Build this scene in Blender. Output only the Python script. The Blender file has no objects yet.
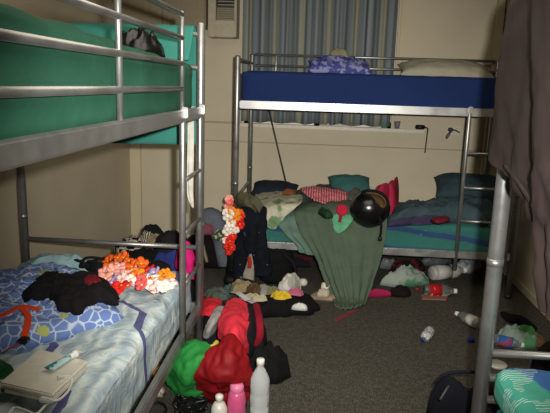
import bpy, bmesh, math, random
from mathutils import Vector, Matrix, noise
R = random.Random(7)
PI = math.pi
S = bpy.context.scene
COL = S.collection
S.view_settings.view_transform = 'Standard'
S.view_settings.look = 'None'

# ------------------------------------------------------------------ camera
CAM_H = 1.5
FOC = 590.0
MR = ((0.99641, -0.04629, -0.07019), (0.07833, 0.19900, 0.97686), (0.03126, 0.97890, -0.20193))
def _basis():
    roll = .032; cr, sr = math.cos(roll), math.sin(roll)
    u0, v0 = 322 - 275, 206.5 - 86
    u, v = u0 * cr - v0 * sr, u0 * sr + v0 * cr
    fw = Vector((u, v, FOC)).normalized()
    p = math.atan2(v, FOC)
    up = Vector((0, math.cos(p), -math.sin(p)))
    rt = fw.cross(up)
    if rt.x < 0: rt = -rt
    rt.normalize()
    M = Matrix((rt, fw, up))
    return M @ Matrix(((cr, -sr, 0), (sr, cr, 0), (0, 0, 1)))
VM = _basis()
def ray(x, y): return VM @ Vector((x - 275, 206.5 - y, FOC))
def F(x, y, z=0.0):                       # point of the level z seen in that direction
    r = ray(x, y); t = (z - CAM_H) / r.z
    return Vector((r.x * t, r.y * t, z))
def D(x, y, Y):                           # point at depth Y
    r = ray(x, y); t = Y / r.y
    return Vector((r.x * t, Y, CAM_H + r.z * t))
def X(x, y, Xp):                          # point on the vertical plane X
    r = ray(x, y); t = Xp / r.x
    return Vector((Xp, r.y * t, CAM_H + r.z * t))
cd = bpy.data.cameras.new('camera'); co = bpy.data.objects.new('camera', cd); COL.objects.link(co)
cd.sensor_width = 36; cd.lens = FOC / 550 * 36; cd.clip_start = .05
rt, up, fw = VM.col[0], VM.col[1], VM.col[2]
m4 = Matrix.Identity(4)
for i in range(3):
    m4[i][0] = rt[i]; m4[i][1] = up[i]; m4[i][2] = -fw[i]
m4[2][3] = CAM_H
co.matrix_world = m4
S.camera = co

# ------------------------------------------------------------------ materials
def lin(h):
    h = h.lstrip('#'); o = []
    for i in (0, 2, 4):
        c = int(h[i:i+2], 16) / 255
        o.append(c / 12.92 if c <= .04045 else ((c + .055) / 1.055) ** 2.4)
    return (*o, 1)
class NT:
    def __init__(s, name):
        s.m = bpy.data.materials.new(name); s.m.use_nodes = True
        s.t = s.m.node_tree; s.n = s.t.nodes; s.b = s.n['Principled BSDF']
        s.co = None
    def new(s, t, **k):
        n = s.n.new(t)
        for a, v in k.items():
            if a in n.inputs: n.inputs[a].default_value = v
            else: setattr(n, a, v)
        return n
    def link(s, a, b): s.t.links.new(a, b)
    def coord(s):
        if not s.co: s.co = s.new('ShaderNodeTexCoord')
        return s.co.outputs['Object']
    def noise(s, scale, detail=3, rough=.5, dist=0, vec=None):
        n = s.new('ShaderNodeTexNoise'); n.inputs['Scale'].default_value = scale
        n.inputs['Detail'].default_value = detail; n.inputs['Roughness'].default_value = rough
        n.inputs['Distortion'].default_value = dist
        s.link(vec or s.coord(), n.inputs['Vector']); return n
    def ramp(s, fac, stops, interp='LINEAR'):
        r = s.new('ShaderNodeValToRGB'); r.color_ramp.interpolation = interp
        e = r.color_ramp.elements
        while len(e) < len(stops): e.new(.5)
        for q, (p, c) in zip(e, stops): q.position = p; q.color = c
        s.link(fac, r.inputs['Fac']); return r.outputs['Color']
    def math(s, op, a, b=None):
        n = s.new('ShaderNodeMath'); n.operation = op
        for i, v in enumerate((a, b)):
            if v is None: continue
            if isinstance(v, (int, float)): n.inputs[i].default_value = v
            else: s.link(v, n.inputs[i])
        return n.outputs[0]
    def mix(s, fac, a, b):
        n = s.new('ShaderNodeMix'); n.data_type = 'RGBA'
        for sock, v in ((n.inputs[0], fac), (n.inputs[6], a), (n.inputs[7], b)):
            if isinstance(v, (int, float, tuple)): sock.default_value = v
            else: s.link(v, sock)
        return n.outputs[2]
    def bump(s, h, strength=.3, dist=.01):
        b = s.new('ShaderNodeBump'); b.inputs['Strength'].default_value = strength
        b.inputs['Distance'].default_value = dist
        s.link(h, b.inputs['Height']); s.link(b.outputs[0], s.b.inputs['Normal'])
    def base(s, c):
        if isinstance(c, tuple): s.b.inputs['Base Color'].default_value = c
        else: s.link(c, s.b.inputs['Base Color'])
    def set(s, **k):
        for a, v in k.items(): s.b.inputs[a.replace('_', ' ')].default_value = v
def sc(c, f): return (c[0]*f, c[1]*f, c[2]*f, 1)
_mc = {}
def fabric(h, rough=.92, var=.25, scale=14, bump=.35):
    k = ('f', h, rough, var, scale, bump)
    if k in _mc: return _mc[k]
    t = NT('fabric_' + h.lstrip('#')); c = lin(h)
    n = t.noise(scale, 4)
    t.base(t.ramp(n.outputs[0], [(.3, sc(c, 1 - var)), (.7, sc(c, 1 + var * .6))]))
    t.set(Roughness=rough, Specular_IOR_Level=.2)
    w = t.noise(scale * 3, 5, .6)
    t.bump(w.outputs[0], bump, .006)
    _mc[k] = t.m; return t.m
def plain(h, rough=.5, metal=0, spec=.5):
    k = ('p', h, rough, metal)
    if k in _mc: return _mc[k]
    t = NT('finish_' + h.lstrip('#')); c = lin(h)
    n = t.noise(30, 2)
    t.base(t.ramp(n.outputs[0], [(.3, sc(c, .92)), (.7, sc(c, 1.05))]))
    t.set(Roughness=rough, Metallic=metal, Specular_IOR_Level=spec)
    _mc[k] = t.m; return t.m
def clear(h='#e8f0f0', rough=.05, trans=.95, alpha=1, ior=1.2):
    k = ('c', h, rough, trans, alpha)
    if k in _mc: return _mc[k]
    t = NT('clear_' + h.lstrip('#'))
    n = t.noise(40, 2); c = lin(h)
    t.base(t.ramp(n.outputs[0], [(.3, sc(c, .95)), (.7, c)]))
    t.set(Roughness=rough, Transmission_Weight=trans, IOR=ior, Alpha=alpha)
    _mc[k] = t.m; return t.m
def film(h, alpha=.6, rough=.35):       # crinkled carrier-bag plastic
    k = ('film', h, alpha)
    if k in _mc: return _mc[k]
    t = NT('film_' + h.lstrip('#')); n = t.noise(18, 5, .6); c = lin(h)
    t.base(t.ramp(n.outputs[0], [(.3, sc(c, .75)), (.7, c)]))
    t.set(Roughness=rough, Alpha=alpha); t.bump(n.outputs[0], .7, .02)
    _mc[k] = t.m; return t.m

def metal_mat():
    t = NT('silver_painted_steel')
    n = t.noise(9, 4, .6)
    t.base(t.ramp(n.outputs[0], [(.25, lin('#8d8d8b')), (.75, lin('#a8a8a6'))]))
    t.link(t.ramp(n.outputs[0], [(.3, (.32,)*3 + (1,)), (.7, (.45,)*3 + (1,))]), t.b.inputs['Roughness'])
    t.set(Metallic=.8); return t.m
METAL = metal_mat()
def wall_mat(name, h):
    t = NT(name); c = lin(h)
    n = t.noise(3, 4); n2 = t.noise(140, 3)
    t.base(t.ramp(n.outputs[0], [(.3, sc(c, .94)), (.7, sc(c, 1.04))]))
    t.set(Roughness=.7, Specular_IOR_Level=.25); t.bump(n2.outputs[0], .08, .002); return t.m
WALL = wall_mat('cream_painted_plaster', '#c0b59d')
WALLD = wall_mat('dull_cream_paint', '#a2967c')
TRIM = wall_mat('cream_gloss_trim', '#c2b698')
def carpet():
    t = NT('speckled_grey_carpet')
    n = t.noise(170, 3, .7); n2 = t.noise(38, 4, .6); n3 = t.noise(1.6, 3)
    a = t.ramp(n.outputs[0], [(.36, lin('#272622')), (.5, lin('#4d4a43')), (.64, lin('#7a776d'))])
    b = t.ramp(n2.outputs[0], [(.35, (.7, .7, .7, 1)), (.65, (1.12, 1.12, 1.1, 1))])
    mx = t.new('ShaderNodeMix'); mx.data_type = 'RGBA'; mx.blend_type = 'MULTIPLY'; mx.inputs[0].default_value = 1
    t.link(a, mx.inputs[6]); t.link(b, mx.inputs[7])
    c = t.ramp(n3.outputs[0], [(.3, (.9, .9, .9, 1)), (.7, (1.05, 1.05, 1.05, 1))])
    m2 = t.new('ShaderNodeMix'); m2.data_type = 'RGBA'; m2.blend_type = 'MULTIPLY'; m2.inputs[0].default_value = 1
    t.link(mx.outputs[2], m2.inputs[6]); t.link(c, m2.inputs[7])
    t.base(m2.outputs[2]); t.set(Roughness=1, Specular_IOR_Level=.05); t.bump(n.outputs[0], .6, .01); return t.m
def sep(t, vec=None):
    s = t.new('ShaderNodeSeparateXYZ'); t.link(vec or t.coord(), s.inputs[0]); return s.outputs
def sheet_mat():
    t = NT('pale_blue_printed_sheet')
    x, y, z = sep(t)
    nz = t.noise(2.2, 2)
    w = t.new('ShaderNodeTexWave'); w.wave_type = 'BANDS'; w.inputs['Scale'].default_value = 5
    w.inputs['Distortion'].default_value = 9; w.inputs['Detail'].default_value = 2; w.inputs['Detail Scale'].default_value = 1.2
    t.link(t.coord(), w.inputs['Vector'])
    c = t.ramp(w.outputs['Fac'], [(.0, lin('#9fb2bb')), (.5, lin('#b1c2c8')), (.85, lin('#bfcdce')), (1, lin('#ccd7d5'))])
    s = t.math('ADD', t.math('MULTIPLY', x, .85), t.math('MULTIPLY', y, .53))
    s = t.math('ADD', s, t.math('MULTIPLY', t.math('PINGPONG', t.math('MULTIPLY', y, 1.0), .16), .42))
    s = t.math('ADD', s, t.math('MULTIPLY', nz.outputs[0], .12))
    fr = t.math('ABSOLUTE', t.math('SUBTRACT', t.math('FRACT', t.math('DIVIDE', s, .36)), .5))
    br = t.math('LESS_THAN', fr, .040)
    c = t.mix(br, c, lin('#585a86'))
    t.base(c); t.set(Roughness=.9, Specular_IOR_Level=.15)
    n2 = t.noise(12, 5, .6, 1.5); t.bump(n2.outputs[0], .55, .02); return t.m
def quilt_mat():
    t = NT('blue_quilt_with_white_net')
    nz = t.noise(6, 2)
    v = t.new('ShaderNodeTexVoronoi'); v.feature = 'DISTANCE_TO_EDGE'; v.inputs['Scale'].default_value = 24
    t.link(t.coord(), v.inputs['Vector'])
    c = t.ramp(v.outputs['Distance'], [(.0, lin('#c4cfdd')), (.04, lin('#aab8d0')), (.08, lin('#6a82b8')), (1, lin('#5d77b2'))])
    v2 = t.new('ShaderNodeTexVoronoi'); v2.feature = 'F1'; v2.inputs['Scale'].default_value = 7; v2.inputs['Randomness'].default_value = .7
    t.link(t.coord(), v2.inputs['Vector'])
    k = t.math('LESS_THAN', v2.outputs['Distance'], .19)
    c = t.mix(k, c, lin('#a9b266'))
    t.base(c); t.set(Roughness=.92, Specular_IOR_Level=.1)
    n2 = t.noise(16, 5); t.bump(n2.outputs[0], .5, .02); return t.m
def teal_print(name, scale=1):
    t = NT(name)
    x, y, z = sep(t)
    nz = t.noise(3 * scale, 2)
    s = t.math('ADD', t.math('ADD', t.math('MULTIPLY', z, 6.0), t.math('MULTIPLY', x, .75)), t.math('MULTIPLY', nz.outputs[0], .5))
    c = t.ramp(t.math('FRACT', s), [(0, lin('#336a62')), (.38, lin('#346862')), (.42, lin('#2e4668')), (.62, lin('#2f4668')), (.66, lin('#306468')), (1, lin('#336a62'))])
    n = t.noise(60, 2)
    k = t.math('GREATER_THAN', n.outputs[0], .70)
    c = t.mix(k, c, lin('#64857d'))
    t.base(c); t.set(Roughness=.9, Specular_IOR_Level=.15)
    n2 = t.noise(18, 4); t.bump(n2.outputs[0], .4, .012); return t.m
def duvet_mat():
    t = NT('teal_and_blue_printed_duvet')
    x, y, z = sep(t)
    nz = t.noise(4, 2)
    s = t.math('ADD', t.math('ADD', t.math('MULTIPLY', x, 3.2), t.math('MULTIPLY', y, 1.5)), t.math('MULTIPLY', nz.outputs[0], 1.0))
    c = t.ramp(t.math('FRACT', t.math('ADD', s, .35)), [(0, lin('#3f9f8c')), (.5, lin('#46a58f')), (.54, lin('#3566a5')), (.95, lin('#3a6cae')), (1, lin('#3f9f8c'))])
    w = t.new('ShaderNodeTexWave'); w.inputs['Scale'].default_value = 28; w.inputs['Distortion'].default_value = 6
    w.bands_direction = 'Y'
    t.link(t.coord(), w.inputs['Vector'])
    n = t.noise(9, 2)
    k = t.math('MULTIPLY', t.math('GREATER_THAN', w.outputs['Fac'], .78), t.math('GREATER_THAN', n.outputs[0], .52))
    c = t.mix(k, c, lin('#b5cfc8'))
    t.base(c); t.set(Roughness=.85); n2 = t.noise(14, 4); t.bump(n2.outputs[0], .4, .015); return t.m
def curtain_mat():
    t = NT('striped_blue_curtain')
    x, y, z = sep(t)
    nz = t.noise(1.5, 2)
    s = t.math('FRACT', t.math('MULTIPLY', x, 4.4))
    c = t.ramp(s, [(0, lin('#5d6466')), (.2, lin('#70777a')), (.3, lin('#8e8f83')), (.42, lin('#92907e')), (.5, lin('#6a7070')), (.68, lin('#78838a')), (.74, lin('#54585a')), (.86, lin('#8d9396')), (1, lin('#5d6466'))])
    t.base(c); t.set(Roughness=.9, Specular_IOR_Level=.1)
    n2 = t.noise(120, 2); t.bump(n2.outputs[0], .1, .002); return t.m
def patterned(name, a, b, scale=20, thr=.5, feature='noise'):
    t = NT(name)
    if feature == 'check':
        q = t.new('ShaderNodeTexChecker'); q.inputs['Scale'].default_value = scale
        q.inputs['Color1'].default_value = lin(a); q.inputs['Color2'].default_value = lin(b)
        t.link(t.coord(), q.inputs['Vector']); c = q.outputs[0]
    elif feature == 'stripe':
        w = t.new('ShaderNodeTexWave'); w.inputs['Scale'].default_value = scale; w.inputs['Distortion'].default_value = 2
        t.link(t.coord(), w.inputs['Vector']); c = t.ramp(w.outputs['Fac'], [(thr, lin(a)), (thr + .1, lin(b))])
    else:
        n = t.noise(scale, 2); c = t.ramp(n.outputs[0], [(thr - .03, lin(a)), (thr + .03, lin(b))])
    t.base(c); t.set(Roughness=.92, Specular_IOR_Level=.15)
    n2 = t.noise(22, 4); t.bump(n2.outputs[0], .4, .01); return t.m

# ------------------------------------------------------------------ object helpers
def wloc(o):
    v = Vector((0, 0, 0))
    while o: v += o.location; o = o.parent
    return v
def tag(o, label=None, cat=None, group=None, kind=None):
    if label: o['label'] = label
    if cat: o['category'] = cat
    if group: o['group'] = group
    if kind: o['kind'] = kind
    return o
def build(name, geo, mat, parent=None, smooth=True, solid=0, sub=0, mats=None, fmat=None):
    vs, fs = geo
    me = bpy.data.meshes.new(name)
    if parent: org = wloc(parent)
    else:
        xs = [v[0] for v in vs]; ys = [v[1] for v in vs]; zs = [v[2] for v in vs]
        org = Vector(((min(xs) + max(xs)) / 2, (min(ys) + max(ys)) / 2, min(zs)))
    me.from_pydata([Vector(v) - org for v in vs], [], fs)
    bm = bmesh.new(); bm.from_mesh(me); bmesh.ops.recalc_face_normals(bm, faces=bm.faces); bm.to_mesh(me); bm.free()
    for m in ([mat] if not mats else mats): me.materials.append(m)
    if fmat:
        for p, i in zip(me.polygons, fmat): p.material_index = i
    if smooth:
        for p in me.polygons: p.use_smooth = True
    o = bpy.data.objects.new(name, me); COL.objects.link(o)
    if parent: o.parent = parent
    else: o.location = org
    if solid:
        q = o.modifiers.new('solid', 'SOLIDIFY'); q.thickness = solid; q.offset = 0
    if sub:
        q = o.modifiers.new('sub', 'SUBSURF'); q.levels = sub; q.render_levels = sub
    return o
def thing(name, label, cat, loc, group=None):
    o = bpy.data.objects.new(name, None); COL.objects.link(o); o.location = loc
    o.empty_display_size = .1
    return tag(o, label, cat, group)
def join(*gs):
    V, Fc = [], []
    for v, f in gs:
        n = len(V); V += list(v); Fc += [tuple(i + n for i in q) for q in f]
    return V, Fc
def box(x0, x1, y0, y1, z0, z1, bev=0.0):
    bm = bmesh.new(); bmesh.ops.create_cube(bm, size=1)
    for v in bm.verts:
        v.co = Vector(((x0 + x1) / 2 + v.co.x * (x1 - x0), (y0 + y1) / 2 + v.co.y * (y1 - y0), (z0 + z1) / 2 + v.co.z * (z1 - z0)))
    if bev: bmesh.ops.bevel(bm, geom=list(bm.edges), offset=bev, segments=2, affect='EDGES')
    bm.verts.ensure_lookup_table(); bm.verts.index_update()
    g = ([v.co.copy() for v in bm.verts], [tuple(v.index for v in f.verts) for f in bm.faces]); bm.free(); return g
def catmull(pts, n):
    pts = [Vector(p) for p in pts]
    if len(pts) == 2: return [pts[0].lerp(pts[1], i / n) for i in range(n + 1)]
    out = []; m = len(pts) - 1
    for i in range(n + 1):
        t = i / n * m; k = min(int(t), m - 1); f = t - k
        p1, p2 = pts[k], pts[k + 1]
        p0 = pts[k - 1] if k > 0 else 2 * p1 - p2
        p3 = pts[k + 2] if k + 2 <= m else 2 * p2 - p1
        out.append(.5 * (2 * p1 + (p2 - p0) * f + (2 * p0 - 5 * p1 + 4 * p2 - p3) * f * f + (3 * p1 - p0 - 3 * p2 + p3) * f ** 3))
    return out
def tube(pts, r, seg=12, n=None, flat=1.0):
    path = [Vector(p) for p in pts] if n is None else catmull(pts, n)
    V, Fc = [], []; up_ = None
    for i, p in enumerate(path):
        t = (path[min(i + 1, len(path) - 1)] - path[max(i - 1, 0)]).normalized()
        if up_ is None: up_ = Vector((0, 0, 1)) if abs(t.z) < .9 else Vector((0, 1, 0))
        a = t.cross(up_).normalized(); b = a.cross(t).normalized(); up_ = b
        rr = r[i] if isinstance(r, (list, tuple)) else r
        for k in range(seg):
            q = 2 * PI * k / seg
            V.append(p + a * (math.cos(q) * rr) + b * (math.sin(q) * rr * flat))
    for i in range(len(path) - 1):
        for k in range(seg):
            j = (k + 1) % seg
            Fc.append((i * seg + k, i * seg + j, (i + 1) * seg + j, (i + 1) * seg + k))
    Fc.append(tuple(range(seg))[::-1]); Fc.append(tuple((len(path) - 1) * seg + k for k in range(seg)))
    return V, Fc
def lathe(prof, base, axis=(0, 0, 1), seg=28):
    ax = Vector(axis).normalized()
    a = ax.orthogonal().normalized(); b = ax.cross(a)
    V, Fc = [], []; base = Vector(base)
    for r, h in prof:
        for k in range(seg):
            q = 2 * PI * k / seg
            V.append(base + ax * h + (a * math.cos(q) + b * math.sin(q)) * max(r, 1e-4))
    for i in range(len(prof) - 1):
        for k in range(seg):
            j = (k + 1) % seg
            Fc.append((i * seg + k, i * seg + j, (i + 1) * seg + j, (i + 1) * seg + k))
    Fc.append(tuple(range(seg))[::-1]); Fc.append(tuple((len(prof) - 1) * seg + k for k in range(seg)))
    return V, Fc
def ns(p, s, seed): return noise.noise(Vector((p[0] * s + seed * 7.3, p[1] * s - seed * 3.1, p[2] * s + seed * 1.7)))
def crumple(p, s, seed):
    a = 1 - abs(ns(p, s, seed)) * 2.2; b = 1 - abs(ns(p, s * 2.1, seed + 5)) * 2.2
    return .65 * a + .35 * b - .35
def soft_box(x0, x1, y0, y1, z0, z1, r, amp=0, s=6, seed=1, cuts=24, topfn=None, side_only=None):
    bm = bmesh.new(); bmesh.ops.create_cube(bm, size=1)
    bmesh.ops.subdivide_edges(bm, edges=list(bm.edges), cuts=cuts, use_grid_fill=True)
    cx, cy, cz = (x0 + x1) / 2, (y0 + y1) / 2, (z0 + z1) / 2
    hx, hy, hz = (x1 - x0) / 2, (y1 - y0) / 2, (z1 - z0) / 2
    r = min(r, hx, hy, hz)
    bm.normal_update()
    for v in bm.verts:
        p = Vector((v.co.x * 2 * hx, v.co.y * 2 * hy, v.co.z * 2 * hz))
        q = Vector((max(-hx + r, min(hx - r, p.x)), max(-hy + r, min(hy - r, p.y)), max(-hz + r, min(hz - r, p.z))))
        d = p - q
        nrm = d.normalized() if d.length > 1e-6 else Vector((0, 0, 0))
        p = q + nrm * r
        w = Vector((cx, cy, cz)) + p
        if amp and p.z > -hz * .8:
            w += (nrm if nrm.length else Vector((0, 0, 1))) * crumple(w, s, seed) * amp * (1 if p.z > hz - r * .6 else .3)
        if topfn and p.z > 0: w.z += topfn(w.x, w.y)
        v.co = w
    bm.verts.index_update()
    g = ([v.co.copy() for v in bm.verts], [tuple(v.index for v in f.verts) for f in bm.faces]); bm.free(); return g
def pillow(c, L, W, Hh, rz=0, tilt=(0, 0), amp=.012, seed=1, n=26):
    V, Fc = [], []; mt = Matrix.Rotation(rz, 3, 'Z') @ Matrix.Rotation(tilt[0], 3, 'X') @ Matrix.Rotation(tilt[1], 3, 'Y')
    idx = {}
    for side in (1, -1):
        for i in range(n + 1):
            for j in range(n + 1):
                u, v = i / n * 2 - 1, j / n * 2 - 1
                e = (max(0, 1 - abs(u) ** 2.6) * max(0, 1 - abs(v) ** 2.6)) ** .5
                if side < 0 and (i in (0, n) or j in (0, n)): idx[(side, i, j)] = idx[(1, i, j)]; continue
                p = Vector((u * L / 2 * (1 - .06 * (1 - v * v) * abs(u)), v * W / 2 * (1 - .06 * (1 - u * u) * abs(v)), side * e * Hh / 2))
                if e > 0: p.z += side * crumple(p, 9, seed) * amp
                idx[(side, i, j)] = len(V); V.append(Vector(c) + mt @ p)
        for i in range(n):
            for j in range(n):
                Fc.append(tuple(idx[(side, a, b)] for a, b in ((i, j), (i + 1, j), (i + 1, j + 1), (i, j + 1))))
    return V, Fc
def loft(rows, nu=40, nv=30, amp=.01, s=9, seed=1, fold=0, folds=6, dirn=None, zmin=None):
    """rows of control points, top to bottom; smooth cloth through them with creases"""
    R2 = [catmull(r, nu) for r in rows]
    cols = [catmull([r[i] for r in R2], nv) for i in range(nu + 1)]
    V = [[None] * (nu + 1) for _ in range(nv + 1)]
    for j in range(nv + 1):
        for i in range(nu + 1):
            p = cols[i][j]
            a = cols[min(i + 1, nu)][j] - cols[max(i - 1, 0)][j]; b = cols[i][min(j + 1, nv)] - cols[i][max(j - 1, 0)]
            n_ = a.cross(b)
            n_ = n_.normalized() if n_.length > 1e-9 else Vector((0, -1, 0))
            if dirn is not None and n_.dot(Vector(dirn)) < 0: n_ = -n_
            q = p + n_ * (crumple(p, s, seed) * amp)
            if fold: q = q + n_ * (math.sin(i / nu * folds * 2 * PI + 1.3 * ns((j / nv * 2, i / nu, 0), 1.5, seed)) * fold * min(1, j / nv * 1.6))
            if zmin is not None and q.z < zmin: q.z = zmin + .002
            V[j][i] = q
    fl = [p for r in V for p in r]
    Fc = [(j * (nu + 1) + i, j * (nu + 1) + i + 1, (j + 1) * (nu + 1) + i + 1, (j + 1) * (nu + 1) + i) for j in range(nv) for i in range(nu)]
    return fl, Fc
def heap(outline, h, z0=0.0, seed=1, amp=.02, s=9, power=2.2, rings=16, seg=72, apex=None, edge=.012, ragged=.06, zfn=None):
    """a crumpled cloth pile over a drawn outline (list of x, y)"""
    pts = [Vector((p[0], p[1], 0)) for p in outline]
    c = sum(pts, Vector()) / len(pts)
    m = len(pts); ring = []
    for i in range(seg):
        t = i / seg * m; k = int(t) % m; f = t - int(t)
        p0, p1, p2, p3 = pts[(k - 1) % m], pts[k], pts[(k + 1) % m], pts[(k + 2) % m]
        q = .5 * (2 * p1 + (p2 - p0) * f + (2 * p0 - 5 * p1 + 4 * p2 - p3) * f * f + (3 * p1 - p0 - 3 * p2 + p3) * f ** 3)
        q = c + (q - c) * (1 + ragged * 1.6 * ns(q, 14, seed + 2) + ragged * ns(q, 34, seed + 3))
        ring.append(q)
    ap = Vector((apex[0], apex[1], 0)) if apex else c
    V, Fc = [], []
    for r in range(rings + 1):
        f = 1 - r / rings; f = f if r < rings else .02
        for q in ring:
            cc = c.lerp(ap, 1 - f)
            p = cc + (q - c) * f
            rise = (1 - f ** power) ** .6; w0 = p
            zz = z0 + edge * min(1, (1 - f) * 12) + h * rise * (.85 + .3 * ns((w0.x, w0.y, 0), 6, seed + 31))
            w = Vector((p.x, p.y, zz))
            k = (crumple(w, s, seed) + .45 * crumple(w, s * 3.1, seed + 20)) * amp * min(1, (1 - f) * 4)
            w.z = max(z0 + .001, w.z + k)
            w.x += ns(w, s, seed + 9) * amp * .7 * (1 - f); w.y += ns(w, s, seed + 11) * amp * .7 * (1 - f)
            if zfn: w.z += zfn(w.x, w.y)
            V.append(w)
    for r in range(rings):
        for i in range(seg):
            j = (i + 1) % seg
            Fc.append((r * seg + i, r * seg + j, (r + 1) * seg + j, (r + 1) * seg + i))
    Fc.append(tuple(range(seg))[::-1]); Fc.append(tuple(rings * seg + i for i in range(seg)))
    return V, Fc
def O(pts): return [tuple(F(*p)[:2]) for p in pts]        # outline from (x, y, level)
def one(name, geo, mat, label, cat, group=None, **k):
    return tag(build(name, geo, mat, **k), label, cat, group)

# ------------------------------------------------------------------ room
XL, XR, YB, YF, ZC = -1.72, 1.61, 5.28, -1.1, 2.62
def struct(name, geo, mat, **k): return tag(build(name, geo, mat, smooth=False, **k), kind='structure')
struct('floor', box(XL - .1, XR + .1, YF - .1, YB + .1, -.1, 0), carpet())
struct('ceiling', box(XL - .1, XR + .1, YF - .1, YB + .1, ZC, ZC + .1), wall_mat('ceiling_paint', '#b5ae9c'))
WX0, WX1, WZ0, WZ1 = -.68, .62, 1.155, 2.35
struct('wall_back', join(box(XL - .1, WX0, YB, YB + .1, 0, ZC), box(WX1, XR + .1, YB, YB + .1, 0, ZC), box(WX0, WX1, YB, YB + .1, 0, WZ0), box(WX0, WX1, YB, YB + .1, WZ1, ZC)), WALL)
struct('wall_left', box(XL - .1, XL, YF, YB, 0, ZC), WALL)
struct('wall_right', box(XR, XR + .1, YF, YB, 0, ZC), WALL)
struct('wall_front', box(XL, XR, YF - .1, YF, 0, ZC), WALL)
w1 = struct('window_1', join(box(WX0, WX0 + .05, YB + .03, YB + .08, WZ0, WZ1), box(WX1 - .05, WX1, YB + .03, YB + .08, WZ0, WZ1), box(WX0, WX1, YB + .03, YB + .08, WZ0, WZ0 + .05), box(WX0, WX1, YB + .03, YB + .08, WZ1 - .05, WZ1), box(-.055, -.005, YB + .03, YB + .08, WZ0, WZ1)), plain('#d8d4c6', .4))
build('pane', box(WX0 + .05, WX1 - .05, YB + .05, YB + .056, WZ0 + .05, WZ1 - .05), plain('#10141a', .1), w1, smooth=False)
build('sill', box(WX0 - .03, WX1 + .28, YB - .045, YB + .03, WZ0 - .03, WZ0, .004), plain('#c9c2ae', .45), w1, smooth=False)
struct('trim_1', box(XL, WX0 - .02, YB - .014, YB, 1.146, 1.162, .003), WALLD)
struct('trim_2', box(XL, XR - .2, YB - .008, YB, .982, .992, .002), WALLD)
struct('trim_3', join(box(XL, XL + .1, YB - .03, YB, 0, ZC, .004)), TRIM)
struct('trim_4', join(box(1.42, 1.475, YB - .06, YB, 0, ZC, .004), box(1.49, 1.60, YB - .05, YB, 0, ZC, .004)), TRIM)
struct('trim_5', box(.64, .68, YB - .02, YB, WZ0, ZC, .004), TRIM)
struct('baseboard_back', box(XL, XR, YB - .02, YB, 0, .08, .004), WALLD)
struct('baseboard_left', box(XL, XL + .02, YF, YB, 0, .08, .004), WALLD)
struct('baseboard_right', box(XR - .015, XR, YF, YB, 0, .06, .004), TRIM)

# ------------------------------------------------------------------ lights
def area(name, loc, target, size, energy, color):
    l = bpy.data.lights.new(name, 'AREA'); l.size = size; l.energy = energy; l.color = color
    o = bpy.data.objects.new(name, l); COL.objects.link(o); o.location = loc
    o.rotation_euler = (Vector(target) - Vector(loc)).to_track_quat('-Z', 'Y').to_euler(); return o
fl = bpy.data.lights.new('camera_flash', 'SPOT'); fl.energy = 570; fl.color = (1, .965, .9); fl.shadow_soft_size = .02
fl.spot_size = math.radians(65); fl.spot_blend = 1.0
fo = bpy.data.objects.new('camera_flash', fl); COL.objects.link(fo); fo.location = (.075, .0, 1.565)
fo.rotation_euler = (D(300, 190, 4) - Vector(fo.location)).to_track_quat('-Z', 'Y').to_euler()
area('ambient_fill', (.0, 2.0, 2.58), (0, 2.0, 0), 1.8, 30, (1, .9, .74))  # added fill, not a fixture: supplies weak warm ambient light in the closed room
w = bpy.data.worlds.new('world'); S.world = w; w.use_nodes = True
w.node_tree.nodes['Background'].inputs[0].default_value = (.5, .48, .42, 1)
w.node_tree.nodes['Background'].inputs[1].default_value = .2

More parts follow.
